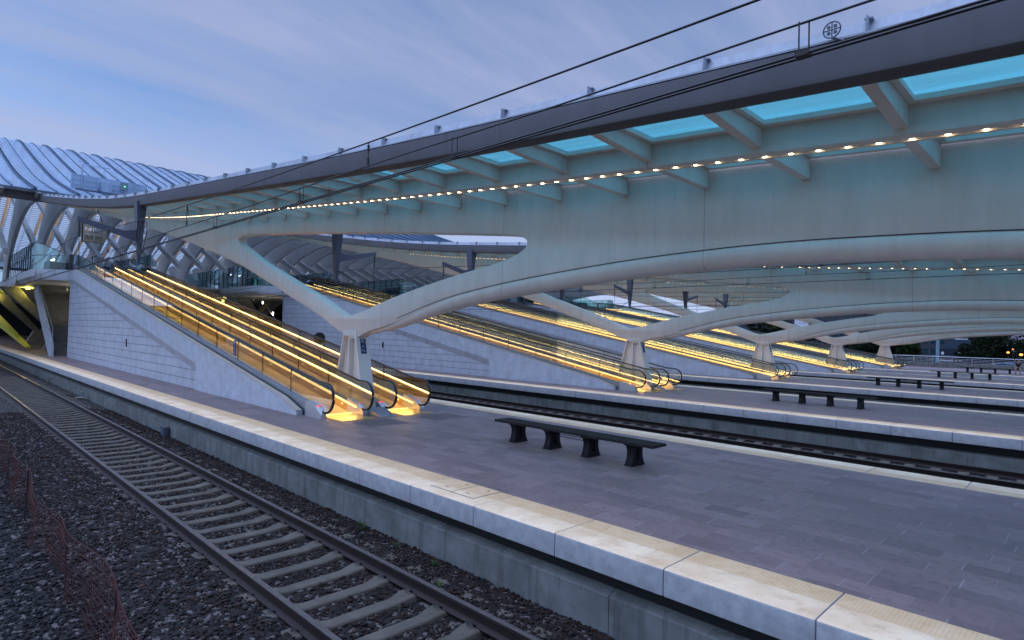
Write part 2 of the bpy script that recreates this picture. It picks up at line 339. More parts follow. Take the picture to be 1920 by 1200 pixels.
# loose stones on the near ballast
def stones(n):
    ico = [(0, 0, 1)] + [(math.cos(a)*.9, math.sin(a)*.9, .25) for a in (0, 1.57, 3.14, 4.71)] + [(0, 0, -.6)]
    fc = np.array([(0, 1, 2), (0, 2, 3), (0, 3, 4), (0, 4, 1), (5, 2, 1), (5, 3, 2), (5, 4, 3), (5, 1, 4)])
    ico = np.array(ico)
    X = -1.0 - 27*rng.random(n)**1.35; Y = rng.uniform(-1.2, 5.9, n)
    xm = np.abs(((X+.3) / .6) - np.round((X+.3)/.6)) * .6
    keep = ~((np.abs(Y-3.94) < .70) & (xm < .115) & (rng.random(n) < .985)) & (np.abs(np.abs(Y-3.94)-.75) > .085)
    keep &= ~((np.abs(Y-3.94) > .80) & (np.abs(Y-3.94) < .93) & (xm < .12) & (rng.random(n) < .9))
    X, Y = X[keep], Y[keep]; n = len(X)
    Z = np.interp(Y, [t[0] for t in NP], [t[1] for t in NP]) + rng.uniform(-.004, .016, n)
    S = rng.uniform(.013, .030, n)*np.where(rng.random(n) < .08, 1.5, 1)
    A = rng.uniform(0, 6.28, n); sx = rng.uniform(.8, 1.5, n); sz = rng.uniform(.5, .9, n)
    P = ico[None]*(1+rng.uniform(-.3, .3, (n, 6, 1))); P = P*np.stack([sx, np.ones(n), sz], 1)[:, None, :]*S[:, None, None]
    ca, sa = np.cos(A)[:, None], np.sin(A)[:, None]
    x = P[:, :, 0]*ca-P[:, :, 1]*sa; y = P[:, :, 0]*sa+P[:, :, 1]*ca; t = rng.uniform(-.5, .5, n)[:, None]
    z = P[:, :, 2] + x*t
    V = np.stack([x+X[:, None], y+Y[:, None], z+Z[:, None]], 2).reshape(-1, 3)
    F = (fc[None]+6*np.arange(n)[:, None, None]).reshape(-1, 3)
    me = bpy.data.meshes.new('ballast_stones'); me.vertices.add(len(V)); me.vertices.foreach_set('co', V.ravel())
    me.loops.add(F.size); me.loops.foreach_set('vertex_index', F.ravel().astype(np.int32)); me.polygons.add(len(F))
    me.polygons.foreach_set('loop_start', np.arange(0, F.size, 3, dtype=np.int32)); me.update(calc_edges=True)
    pal = np.array([(.050, .022, .013), (.075, .034, .018), (.030, .020, .016), (.055, .036, .025), (.10, .055, .028), (.024, .020, .018), (.34, .29, .24)])
    ci = rng.choice(7, n, p=[.26, .22, .18, .13, .11, .08, .02]); Cc = np.array([.26, .150, .098])*pal[ci]*rng.uniform(.55, 1.2, (n, 1)); fl = np.clip((2.4-Y)/1.2, 0, 1)[:, None]; Cc = Cc*(1-fl)+Cc.mean(1)[:, None]*np.array([.27, .25, .25])*fl
    at = me.color_attributes.new('tint', 'FLOAT_COLOR', 'POINT')
    at.data.foreach_set('color', np.repeat(np.concatenate([Cc, np.ones((n, 1))], 1), 6, 0).astype(np.float32).ravel())
    me.materials.append(m_stone); o = bpy.data.objects.new('ballast_stones', me); COL.objects.link(o); return o
tag(stones(78000), 'loose rust brown ballast stones lying around the nearest track', 'gravel', kind='stuff')

# ---------------------------------------------------------------- tracks
RAILSEC = [(-.036, 0), (.036, 0), (.036, -.035), (.012, -.05), (.010, -.13), (.07, -.155), (.07, -.168), (-.07, -.168), (-.07, -.155), (-.010, -.13), (-.012, -.05), (-.036, -.035)]
def track(k, yc, x0, x1, smax, label, detail=True):
    t = empty('railway_track', (-15, yc, -.9), label, 'railway track', 'tracks between the platforms')
    for s in (-1, 1):
        MB().loft([[(x, yc+s*.7525+dy, -.73+dz) for dy, dz in RAILSEC] for x in (x0, x1)]).build('rail', m_rail, t)
    # concrete sleeper, dished in the middle, raised rail seats
    pr = [(-1.25, -.905, .11), (-1.0, -.895, .13), (-.62, -.897, .13), (-.42, -.935, .10), (.42, -.935, .10), (.62, -.897, .13), (1.0, -.895, .13), (1.25, -.905, .11)]
    sb = MB(); rings = []
    for dy, z, hw in pr: rings.append([(-hw*1.15, yc+dy, -1.02), (-hw, yc+dy, z-.015), (-hw+.015, yc+dy, z), (hw-.015, yc+dy, z), (hw, yc+dy, z-.015), (hw*1.15, yc+dy, -1.02)])
    sb.loft(rings); first = None; i = 0; clip = []
    xx = math.floor((x1)/.6)*.6-.3
    while xx > x0 and i < smax:
        if first is None:
            first = sb.build('sleeper', m_sleeper, t, base=(0, yc, -.9)); clip = None
            clip = []
            if detail:
                for s_ in (-1, 1):
                    for e in (-1, 1):
                        cx = yc+s_*.7525+e*.105; cbm = MB()
                        cbm.tube([(-.05, cx, -.885), (-.05, cx, -.86), (.0, cx+.02*e, -.852), (.045, cx, -.862), (.05, cx-.035*e, -.87), (0, cx-.04*e, -.872)], .009, 5)
                        clip.append(cbm.build('rail_clip', m_blackrub, first, base=(0, yc, -.9)))
            o = first; o.location = (xx+15, 0, 0)
        else:
            o = first.copy(); COL.objects.link(o); o.parent = t; o.location = (xx+15, 0, 0)
            if clip and xx > -14:
                for q in clip: c = q.copy(); COL.objects.link(c); c.parent = o
        xx -= .6; i += 1
    return t
track(0, TR[0], -140, 12, 98, 'railway track in the foreground, the nearest one, with pale concrete sleepers')
nm = ['track lying behind the first platform, nearer of its pair', 'rusty track at the foot of the second platform wall',
      'track behind the second platform, nearer of its pair', 'track at the foot of the third platform wall', 'track behind the third platform, nearer of its pair',
      'track at the foot of the fourth platform wall', 'track behind the fourth platform, nearer of its pair', 'track at the foot of the fifth and farthest platform wall']
for i, yc in enumerate(TR[1:]): track(i+1, yc, -140, 12, 70 if i == 1 else (40 if i == 3 else 3), nm[i], detail=False)

# ---------------------------------------------------------------- platforms
PX0, PX1 = -140, 12
for k in range(5):
    y0, y1 = 5.68+PER*k, 13.52+PER*k
    if k == 4: y1 = 80.4
    b = MB(); ya, yb = y0+.80, (y1-.80 if k < 4 else y1)
    b.box(PX0, PX1, ya+.004, yb-.004, -.30, 0.0)
    tag(b.build('platform_pavement', m_pave, smooth=0), kind='structure')
    MB().box(PX0, PX1, y0+.29, y1-.29 if k < 4 else y1, -1.4, -.302).build('platform_core', m_dark, smooth=0)['kind'] = 'structure'  # black core paints the shade in the gap under the coping
def cope_block(flip, parent, base, hatch=False):
    L_, W, T, r = 1.488, .80, .285, .03
    sec = [(0, -T), (0, -r), (.009, -.009), (r, 0), (W, 0), (W, -T)]
    if flip: sec = [(-y, z) for y, z in sec]
    b = MB(); by = base[1]
    e = .006
    def ring(x, ins): return [(x, by+y+(ins if (y == 0) else 0)*(1 if not flip else -1), z-(ins if z == 0 else 0)) for y, z in sec]
    b.loft([ring(-L_/2, e), ring(-L_/2+e, 0), ring(L_/2-e, 0), ring(L_/2, e)])
    o = b.build('coping_block', m_coping, parent, base=(0, by, 0), smooth=50)
    return o
def wall_seg(flip, parent, by):
    s = -1 if flip else 1; L_ = 2.99
    sec = [(.16, -1.25), (.155, -.60), (.165, -.585), (.288, -.530), (.288, -1.25)]
    b = MB(); b.loft([[(x, by+s*y, z) for y, z in sec] for x in (-L_/2, L_/2)])
    return b.build('wall_panel', m_retain, parent, base=(0, by, 0), smooth=0)
lab = ['pale coping and grey wall of the nearest platform, along the foreground track', 'far edge coping of the nearest platform, seen from behind the long bench',
       'coping and stained wall on the near side of the second platform', 'far edge coping of the second platform', 'coping and wall on the near side of the third platform',
       'far edge coping of the third platform', 'coping and wall on the near side of the fourth platform', 'far edge coping of the fourth platform', 'coping and wall on the near side of the farthest platform']
i = 0
for k in range(5):
    for flip in (False, True):
        if k == 4 and flip: continue
        by = (13.52 if flip else 5.68)+PER*k; off = {0: -1.81, 1: -1.73}.get(i, -1.61 if k == 1 else -2.96)
        e = empty('platform_edge', (off, by, 0), lab[i], 'platform edge', 'coping stones and walls along the platforms'); i += 1
        xs = [off-.75-1.5*j for j in range(-9, 84)]; first = None
        for x in xs:
            if x < -132 or x > 11.5: continue
            if first is None: first = cope_block(flip, e, (0, by, 0)); o = first
            else: o = first.copy(); COL.objects.link(o); o.parent = e
            o.location = (x-off, 0, 0)
        fw = None
        if not flip:
            for j in range(46):
                x = 9-3.0*j+.4
                if fw is None: fw = wall_seg(flip, e, by); o = fw
                else: o = fw.copy(); COL.objects.link(o); o.parent = e
                o.location = (x-off, 0, 0)
        if i == 1:      # lift-out cover plates let into one coping stone
            for hx in (-7.33, -6.83):
                hb = MB(); hb.mat(1); hb.box(hx-.253, hx+.253, 5.90, 6.478, .0005, .0015); hb.mat(0); hb.box(hx-.243, hx+.243, 5.91, 6.478, .001, .005)
                hb.mat(1); hb.box(hx-.06, hx+.04, 6.03, 6.045, .004, .0065); hb.disc((hx+.10, 6.36, .0055), .018, 10, 'z', .003)
                hb.build('access_cover', [m_coping, m_dark], e, smooth=0)

# small things by the near wall
def bracket(x, y, label):
    t = empty('cable_bracket', (x, y, -.95), label, 'bracket', 'steel brackets at the foot of the wall')
    MB().box(x-.16, x+.16, y-.30, y-.02, -.90, -.885).build('foot_plate', m_steelpale, t, smooth=0)
    MB().box(x-.15, x+.15, y-.03, y-.015, -.885, -.66).build('upright', m_steel, t, smooth=0)
    MB().box(x-.18, x+.10, y-.10, y-.015, -.66, -.645).build('top_plate', m_steelpale, t, smooth=0)
bracket(-32.3, 5.62, 'small steel step bracket against the wall beside the left end of the foreground track')
jb = MB(); jb.box(-20.9, -20.55, 5.66, 5.80, -1.02, -.74); jb.box(-20.93, -20.52, 5.645, 5.66, -.75, -.735)
tag(jb.build('junction_box', m_mast), 'dark metal junction box at the foot of the grey platform wall', 'junction box')

def weed(x, y, z, h, n, label, seed):
    rr = random.Random(seed); b = MB()
    for i in range(n):
        a = rr.uniform(0, 6.28); d = rr.uniform(.02, h*.5); px, py, pz = x+math.cos(a)*d, y+math.sin(a)*d*.6, z+rr.uniform(.0, h)
        s = rr.uniform(.012, .03)*(1+h); q = rr.uniform(0, 6.28); tl = rr.uniform(-.8, .8)
        dx, dy, dz = math.cos(q)*s, math.sin(q)*s, tl*s
        b.v += [(px, py, pz), (px+dx-dy*.4, py+dy+dx*.4, pz+dz+s*.3), (px+dx*2, py+dy*2, pz+dz*2), (px+dx+dy*.4, py+dy-dx*.4, pz+dz+s*.3)]
        b.face(range(len(b.v)-4, len(b.v)))
    o = b.build('weed', m_leaf, fix=False, smooth=0); o.location = (0, 0, 0); return tag(o, label, 'weed', 'weeds growing by the platform wall')
def leafmat(name, a, b_):
    m = M(name); m.set(m.ramp(m.noise(1.6, 4, m.pos()), a, b_, .3, .7), .8, spec=.08); return m.m
m_leaf = leafmat('weed_leaf', (.025, .05, .018), (.07, .11, .035))
for i, (x, y, z, h, n, l) in enumerate([(-9.0, 5.55, -1.02, .20, 70, 'small dark weed against the wall below the lift-out covers'), (-7.9, 5.5, -1.0, .15, 45, 'thin weed by the wall, second from the bottom edge of the picture'),
        (-6.9, 5.5, -1.0, .12, 40, 'tiny green weed at the wall foot nearer the camera'), (-40.5, 5.55, -1.05, .45, 120, 'bright green bush at the left end of the grey wall'), (-45, 5.5, -1.05, .6, 120, 'dark green bush farthest left along the wall'),
        (-6.2, 5.0, -.93, .07, 60, 'low green moss tuft on the ballast')]):
    weed(x, y, z, h, n, l, i)

# ================================================================== BENCHES
def make_bench():
    t = empty('bench', (0, 0, 0), 'x', 'bench', 'long dark benches on the platforms')
    for i, (a, c) in enumerate(((-.235, -.085), (-.075, .075), (.085, .235))):
        b = MB(); b.prism_y([(-2.08, .405), (-2.08, .445), (-2.07, .455), (2.07, .455), (2.08, .445), (2.08, .405)], a, c); b.build('plank', m_plank, t, base=(0, 0, 0), smooth=0)
    for k, x in enumerate((-1.53, -.51, .51, 1.55)):
        o = MB(); hs = []
        for s in (-1, 1):      # two waisted uprights with a slot between them
            pts = [(0, .21), (.05, .205), (.12, .17), (.22, .15), (.30, .155), (.36, .185), (.385, .22)]
            inn = [(.385, .03), (.32, .03), (.08, .05), (0, .05)]
            poly = [(s*y, z) for z, y in pts]+[(s*y, z) for z, y in inn]
            r1 = [[(x+hw*e, y, z) for y, z in poly] for e, hw in ((-1, .075), (1, .075))]
            o.loft(r1)
        o.box(x-.073, x+.073, -.05, .05, 0, .09); o.box(x-.073, x+.073, -.03, .03, .33, .383)
        o.box(x-.10, x+.10, -.225, .225, .386, .404); o.box(x-.095, x+.095, -.215, .215, .001, .022)
        o.build('support', m_cast, t, base=(0, 0, 0), smooth=40)
    b = MB()
    for y in (-.12, .12): b.tube([(-.43, y, .36), (.43, y, .36)], .008, 6); b.tube([(-.43, y, .31), (.43, y, .31)], .008, 6)
    b.build('tie_rod', m_cast, t, base=(0, 0, 0)); freeze(t); return t
b0 = make_bench()
bl = ['dark slatted bench in the foreground on the nearest platform', 'dark bench on the second platform, behind the foreground bench', 'dark bench on the third platform',
      'dark bench on the fourth platform, seen low against the pink glow', 'dark bench on the farthest platform where a person sits']
for k, (x, y) in enumerate(((-7.93, 9.82), (-8.05, 24.95), (-8.05, 40.2), (-7.7, 55.9), (-7.9, 70.6))):
    o = b0 if k == 0 else copy_tree(b0); o.location = (x, y, 0); o['label'] = bl[k]

# ================================================================== PLATFORM CANOPIES
ZB = [(-56, 11.2), (-54, 10.9), (-48, 9.95), (-42, 9.0), (-37.3, 8.27), (-31.3, 7.43), (-28.5, 7.10), (-25.7, 6.80), (-18.1, 6.11), (-12.75, 5.62), (-7.5, 5.18), (-5.6, 5.05), (-3.24, 4.89), (-1.66, 4.77), (-.47, 4.70), (2, 4.62), (5, 4.58), (12, 4.6)]
def zb(x): return sum(lerp(ZB, x+d*.5)*wg for d, wg in ((-3, .1), (-2, .15), (-1, .15), (0, .2), (1, .15), (2, .15), (3, .1)))
XS = [-54+i*.8 for i in range(81)]
CB = (-16.1, 9.54, 0)
def mir(y): return 19.08-y
def chaikin(p, it=2, closed=True):
    for _ in range(it):
        q = [] if closed else [p[0]]; n = len(p)
        for i in range(n if closed else n-1):
            a, b = p[i], p[(i+1) % n]
            q += [(a[0]*.75+b[0]*.25, a[1]*.75+b[1]*.25), (a[0]*.25+b[0]*.75, a[1]*.25+b[1]*.75)]
        if not closed: q.append(p[-1])
        p = q
    return p
def plate(outer, holes, y0, y1, bev):
    from mathutils.geometry import tessellate_polygon
    b = MB(); loops = [outer]+holes
    def area(l): return sum(l[i][0]*l[(i+1) % len(l)][1]-l[(i+1) % len(l)][0]*l[i][1] for i in range(len(l)))/2
    ins = []
    for li, l in enumerate(loops):
        sgn = (1 if area(l) > 0 else -1)*(1 if li == 0 else -1); r = []; n = len(l)
        for i in range(n):
            a, c = Vector(l[i-1]), Vector(l[(i+1) % n]); t = (c-a).normalized(); r.append((l[i][0]-t.y*bev*sgn, l[i][1]+t.x*bev*sgn))
        ins.append(r)
    tri = tessellate_polygon([[Vector((x, z, 0)) for x, z in r] for r in ins])
    flatl = [p for r in ins for p in r]; nv = len(flatl)
    b.v = [(x, y0, z) for x, z in flatl]+[(x, y1, z) for x, z in flatl]
    for t in tri: b.face(t); b.face([i+nv for i in t][::-1])
    off = 0; m1 = .7
    for l, r in zip(loops, ins):
        n = len(l); q = len(b.v)
        mid = [((x*.3+a*.7), (z*.3+c*.7)) for (x, z), (a, c) in zip(r, l)]
        rings = [(mid, y0+bev*.3), (l, y0+bev), (l, y1-bev), (mid, y1-bev*.3)]
        for rg, yy in rings: b.v += [(x, yy, z) for x, z in rg]
        seq = [off]+[q+i*n for i in range(4)]+[off+nv]
        for s_ in range(5):
            for i in range(n):
                j = (i+1) % n; b.face((seq[s_]+i, seq[s_]+j, seq[s_+1]+j, seq[s_+1]+i))
        off += n
    return b
S = .974
def sc(p): return (p[0]*S, 2.42+(p[1]-2.42)*S)
LARM = [sc(p) for p in [(-55.5, 10.9), (-50.9, 10.1), (-45.4, 9.16), (-40.3, 8.16), (-35.8, 7.28), (-30.45, 6.14), (-26.4, 5.20), (-24.1, 4.57), (-20.5, 3.44), (-18.5, 2.84)]]+[(-17.1, 2.45), (-16.5, 2.27), (-16.05, 2.10), (-15.72, 2.2)]
RTUBE = [sc(p) for p in [(-15.9, 2.27), (-14.29, 2.47), (-12.71, 2.84), (-11.02, 3.12), (-9.23, 3.31), (-7.56, 3.46), (-6.15, 3.56), (-4.55, 3.62), (-3.7, 3.63)]]
RTUBE = RTUBE+[(-7.2-x, z) for x, z in RTUBE[::-1]][1:]
RT = chaikin(RTUBE, 2, False)
def trad(x): return float(np.interp(min(x, -7.2-x), [-15.5, -13.6, -11.5, -9], [.05, .15, .195, .21]))
HOLE = [(-16.2, 2.80), (-13.8, 3.40), (-11.1, 3.86), (-9.75, 4.03), (-9.15, 4.20), (-8.90, 4.36), (-9.0, 4.52), (-9.35, 4.61), (-10.4, 4.73), (-12.46, 4.96), (-14.4, 5.17), (-16.8, 5.41), (-19.7, 5.68), (-22.5, 5.93), (-24.3, 6.08), (-25.2, 6.05), (-25.1, 5.80), (-24.1, 5.42), (-22.3, 4.74), (-19.9, 3.99), (-18.0, 3.38), (-16.75, 2.90)]
def make_canopy():
    t = empty('platform_canopy', CB, 'x', 'canopy', 'canopies over the platforms')
    la = chaikin(LARM, 2, False); low = la+[(x, z+trad(x)) for x, z in RT if -15.3 < x < 8.0]+[(8.9, 2.12), (9.4, 2.3), (10, 2.5)]
    top = [(x, zb(x)+.42) for x in XS if x <= 10][::-1]
    kb = plate(low+[(10, zb(10)+.42)]+top, [chaikin(HOLE, 2)], 9.365, 9.715, .045)
    kb.build('keel', m_white, t, smooth=28)
    b = MB(); b.loft([[(x, 9.356, z+trad(x)*1.56), (x, 9.356, z+trad(x)*1.56+.014), (x, 9.37, z+trad(x)*1.56+.014), (x, 9.37, z+trad(x)*1.56)] for x, z in RT if -13.9 < x < 6.7]); b.build('seam', m_dark, t, smooth=0)
    tb = MB(); tb.tube([(x, 9.54, z+trad(x)) for x, z in RT], [trad(x) for x, z in RT], 20); tb.build('bottom_tube', m_white, t, smooth=50)
    for far in (0, 1):
        my = mir if far else (lambda y: y)
        sec = [(6.0, .43), (6.0, .13), (6.012, .085), (6.05, .06), (6.22, .055), (6.22, .43)]
        MB().sweepx([(my(y), z) for y, z in sec], [(x, zb(x)) for x in XS]).build('edge_beam', m_fascia, t, smooth=40)
        b = MB(); b.sweepx([(my(y), z) for y, z in [(6.06, .432), (6.20, .432), (6.20, .452), (6.06, .452)]], [(x, zb(x)) for x in XS]); b.build('gutter_gap', m_dark, t, smooth=0)
        b = MB(); b.sweepx([(my(y), z) for y, z in [(6.02, .455), (6.16, .455), (6.19, .62), (6.165, .63), (6.12, .49), (6.02, .475)]], [(x, zb(x)) for x in XS]); b.build('gutter', m_zinc, t, smooth=30)
        sec = [(7.58, .33), (7.58, -.07), (7.61, -.10), (7.655, -.10), (7.66, -.085), (7.74, -.085), (7.745, -.10), (7.79, -.10), (7.82, -.07), (7.82, .33)]
        MB().sweepx([(my(y), z) for y, z in sec], [(x, zb(x)) for x in XS]).build('light_beam', m_white, t, smooth=30)
    for y0, y1 in ((6.22, 6.34), (7.46, 7.58), (7.82, 7.92), (9.24, 9.34)):    # ledges that carry the glass
        for my in (lambda y: y, mir): 
            b = MB(); a, c = sorted((my(y0), my(y1))); b.sweepx([(a, .25), (c, .25), (c, .31), (a, .31)], [(x, zb(x)) for x in XS]); b.build('glazing_ledge', m_white, t, smooth=0)
    rb = None; bracket_ = None; pane = None; lamp = None
    for j in range(-6, 33):
        x = -1.61-1.6*j
        sl = math.atan((zb(x+.8)-zb(x-.8))/1.6)
        if rb is None:
            b = MB()
            for my in (lambda y: y, mir):
                for y0, y1, z0 in ((6.221, 7.579, 0.0), (7.821, 9.345, -.05)):
                    a, c = sorted((my(y0), my(y1))); zo = z0+(.085 if y0 < 7 else 0); za_, zc_ = (zo, z0) if my(0) == 0 else (z0, zo)
                    b.prism_x([(a, za_), (c, zc_), (c, .245), (a, .245)], -.065, .065); b.box(-.14, .14, a, c, .248, .305)
            rb = b.build('rib', m_white, t, base=(0, 9.54, 0), smooth=0); o = rb
            b = MB(); b.box(-.006, .006, 6.06, 6.15, .50, .640); b.box(-.035, .035, 6.11, 6.17, .628, .642)
            bracket_ = b.build('gutter_bracket', m_zinc, t, base=(0, 9.54, 0), smooth=0); o2 = bracket_
            pane = []
            for y0, y1 in ((6.25, 7.55), (7.85, 9.31)):
                b = MB(); b.mat(0).box(-.72, .72, y0, y1, .332, .344); b.mat(1)
                for a in (0, 1): b.box(-.73+a*1.44, -.71+a*1.44, y0, y1, .306, .331); b.box(-.71, .71, (y0, y1-.02)[a], (y0+.02, y1)[a], .306, .331)
                pane.append(b.build('glass_pane', [m_roofglass, m_dark], t, base=(0, 9.54, 0), smooth=0))
            P2 = pane
        else:
            o = rb.copy(); COL.objects.link(o); o2 = bracket_.copy(); COL.objects.link(o2); P2 = [q.copy() for q in pane]
            for q in P2: COL.objects.link(q)
        for q in [o, o2]+P2: q.parent = t
        o.location = (x-CB[0], 0, zb(x)); o2.location = (x-CB[0], 0, zb(x)); o2.rotation_euler = (0, -sl, 0)
        xm = x-.8; s2 = math.atan((zb(xm+.8)-zb(xm-.8))/1.6)
        for q in P2: q.location = (xm-CB[0], 0, zb(xm)); q.rotation_euler = (0, -s2, 0)
    b = MB()
    for y0, y1 in ((6.25, 7.55), (7.85, 9.31)): b.sweepx([(mir(y1), .332), (mir(y0), .332), (mir(y0), .344), (mir(y1), .344)], [(x, zb(x)) for x in XS])
    b.build('glazing', m_roofglass, t, smooth=0)
    for i in range(99):
        x = -.57-.322*i-(.12 if i % 12 > 5 else 0)*0
        if lamp is None: lamp = MB().disc((0, 7.70, -.092), .024, 8, 'z', .012).build('lamp', m_lamp, t, base=(0, 9.54, 0), smooth=0); o = lamp
        else: o = lamp.copy(); COL.objects.link(o); o.parent = t
        o.location = (x-CB[0], 0, zb(x))
    for yy in (7.70, mir(7.70)):
        for xa, xb in ((-1, -11), (-11, -22), (-22, -34)):
            al = bpy.data.lights.new('beam_light', 'AREA'); al.shape = 'RECTANGLE'; al.size = abs(xb-xa); al.size_y = .06; al.energy = 6.5; al.spread = R(115); al.color = (1, .70, .40)
            ao = bpy.data.objects.new('beam_light', al); COL.objects.link(ao); ao.parent = t; xm = (xa+xb)/2
            ao.location = (xm-CB[0], yy-CB[1], zb(xm)-.13); ao.rotation_euler = (0, -math.atan((zb(xb)-zb(xa))/(xb-xa))*1.0, 0)
    # the tapering pier under the keel
    for px in (0, 24.9):
        b = MB(); c = -16.15+px
        def trap(xt0, xt1, xb0, xb1, y0, y1, z1=2.26): b.loft([[(xb0+px, y0, 0), (xb1+px, y0, 0), (xb1+px, y1, 0), (xb0+px, y1, 0)], [(xt0+px, y0, z1), (xt1+px, y0, z1), (xt1+px, y1, z1), (xt0+px, y1, z1)]])
        trap(-16.45, -15.85, -17.02, -15.28, 9.48, 9.60, 2.32)
        trap(-16.50, -16.45, -17.10, -17.03, 9.33, 9.75); trap(-15.84, -15.76, -15.27, -15.18, 9.33, 9.75); trap(-16.175, -16.125, -16.18, -16.12, 9.335, 9.745, 2.17)
        b.box(-16.50+px, -15.76+px, 9.345, 9.735, 2.24, 2.40)
        pr = b.build('pier', m_white, t, smooth=0)
        if px == 0:
            q = .29; sg = MB(); nx = -15.735
            def flange(yy, zz, d): return (-15.76+.565*(2.26-zz)/2.26+d, yy, zz)
            sg.v = [flange(9.45, 1.72, .006), flange(9.64, 1.72, .006), flange(9.64, 2.16, .006), flange(9.45, 2.16, .006)]; sg.face((0, 1, 2, 3)); sg.cur = 1
            def stroke(pts, wd):
                for (a, b_), (c_, d_) in zip(pts, pts[1:]):
                    L_ = math.hypot(c_-a, d_-b_); ny, nz = -(d_-b_)/L_*wd, (c_-a)/L_*wd; n0 = len(sg.v)
                    sg.v += [flange(a+ny, b_+nz, .010), flange(c_+ny, d_+nz, .010), flange(c_-ny, d_-nz, .010), flange(a-ny, b_-nz, .010)]; sg.face((n0, n0+1, n0+2, n0+3))
            stroke([(9.59, 2.04), (9.50, 2.125)], .008); stroke([(9.58, 2.125), (9.50, 2.125), (9.50, 2.05)], .008)
            stroke([(9.50, 1.95), (9.57, 1.95)], .005); stroke([(9.50, 1.92), (9.59, 1.92)], .004)
            stroke([(9.50, 1.86), (9.54, 1.82), (9.57, 1.82), (9.57, 1.78), (9.60, 1.78)], .006); stroke([(9.50, 1.82), (9.50, 1.79)], .007)
            sg.build('direction_sign', [m_blue, m_signw], pr, base=CB, smooth=0, fix=False)
    freeze(t); return t
c0 = make_canopy()
cl = ['white canopy nearest the camera, its edge sweeping across the top of the picture', 'second white canopy, seen below the lower curve of the nearest one', 'third canopy, its arched keel under the second one',
      'fourth canopy from the camera, small V shaped pier behind the escalators', 'farthest canopy with its V shaped pier in front of the dark trees']
for k in range(5):
    o = c0 if k == 0 else copy_tree(c0); o.location = (CB[0], CB[1]+PER*k, 0); o['label'] = cl[k]

# badge and bracket plate on the gutter of the nearest canopy
b = MB(); zz = zb(-1.84)
b.tube([(-1.84+.075*math.cos(a), 5.985, zz+.55+.075*math.sin(a)) for a in [i*math.pi/9 for i in range(19)]], .007, 6)
b.tube([(-1.84, 5.985, zz+.48), (-1.84, 5.985, zz+.62)], .006, 5); b.tube([(-1.91, 5.985, zz+.55), (-1.77, 5.985, zz+.55)], .006, 5)
for a in (45, 135, 225, 315): b.disc((-1.84+.04*math.cos(R(a)), 5.985, zz+.55+.04*math.sin(R(a))), .018, 8, 'y', .01)
b.tube([(-1.84, 5.99, zz+.48), (-1.74, 5.99, zz+.42)], .012, 6)
tag(b.build('pulley_wheel', m_mast), 'small spoked metal wheel fixed on the gutter at the top right of the nearest canopy', 'pulley')

# ---------------------------------------------------------------- hanging catenary masts
def make_mast(s):       # s=-1: the arm points towards the camera side, s=+1: away from it
    t = empty('catenary_mast', (0, 0, 0), 'x', 'catenary mast', 'catenary masts hanging from the canopy edges')
    b = MB(); y = .0
    b.loft([[(-.06, -.05, 0), (.06, -.05, 0), (.06, .05, 0), (-.06, .05, 0)], [(-.18, -.12, 1.4), (.16, -.12, 1.4), (.16, .12, 1.4), (-.18, .12, 1.4)], [(-.24, -.17, 2.35), (.22, -.17, 2.35), (.22, .17, 2.35), (-.24, .17, 2.35)]])
    b.build('mast', m_mast, t, base=(0, 0, 0), smooth=20)
    b = MB(); b.loft([[(-.06, s*.04, .82), (.06, s*.04, .82), (.06, s*.04, 1.28), (-.06, s*.04, 1.28)], [(-.05, s*.5, .96), (.05, s*.5, .96), (.05, s*.5, 1.18), (-.05, s*.5, 1.18)], [(-.035, s*1.95, 1.33), (.035, s*1.95, 1.33), (.035, s*1.95, 1.50), (-.035, s*1.95, 1.50)]])
    b.build('arm', m_mast, t, base=(0, 0, 0), smooth=20)
    b = MB(); zz = [1.34-.012*i for i in range(50)]; b.tube([(0, s*1.88, z) for z in zz], [.045 if i % 6 in (2, 3) else .02 for i in range(50)], 8); b.build('insulator', m_blackrub, t, base=(0, 0, 0), smooth=60)
    b = MB(); b.tube([(0, s*1.88, .72), (0, s*1.86, .2), (0, s*1.86, -.42)], .012, 6); b.tube([(0, s*.05, .5), (0, s*1.9, -.40)], .018, 6); b.build('steady_arm', m_wire, t, base=(0, 0, 0))
    freeze(t); return t
M1, M2 = make_mast(-1), make_mast(1); used = set()
ml = {}
for k in range(5):
    for s, src in ((-1, M1), (1, M2)):
        if k == 4 and s == 1: continue
        o = src if src.name not in used else copy_tree(src); used.add(src.name)
        x = -26.2 if (k == 0 and s == -1) else (-23.7 if s == 1 else -24.3)
        o.location = (x, (6.10 if s == -1 else 12.98)+PER*k, zb(x)-2.13 if k or s == 1 else 4.72)
        o['label'] = 'dark blue mast hanging from the %s edge of the %s canopy' % ('near' if s == -1 else 'far', ORD[k])
for k, (x, y, z) in enumerate([(-24.2, 5.7, 5.50), (-23.0, 50.6, 5.5)]):
    b = MB(); n = 40
    b.tube([(x+.62*math.cos(a)+.02*math.sin(3*a), y+.03*math.sin(2*a), z+.62*math.sin(a)) for a in [i*2*math.pi/n for i in range(n+1)]], .014, 6)
    b.tube([(x+.57*math.cos(a), y+.05+.03*math.sin(a), z+.02+.60*math.sin(a)) for a in [i*2*math.pi/n for i in range(8, n-4)]], .011, 6)
    tag(b.build('cable_loop', m_wire), ['coiled black cable hanging beside the mast at the left', 'small coil of black cable under the fourth canopy'][k], 'cable coil', 'coils of cable beside masts')

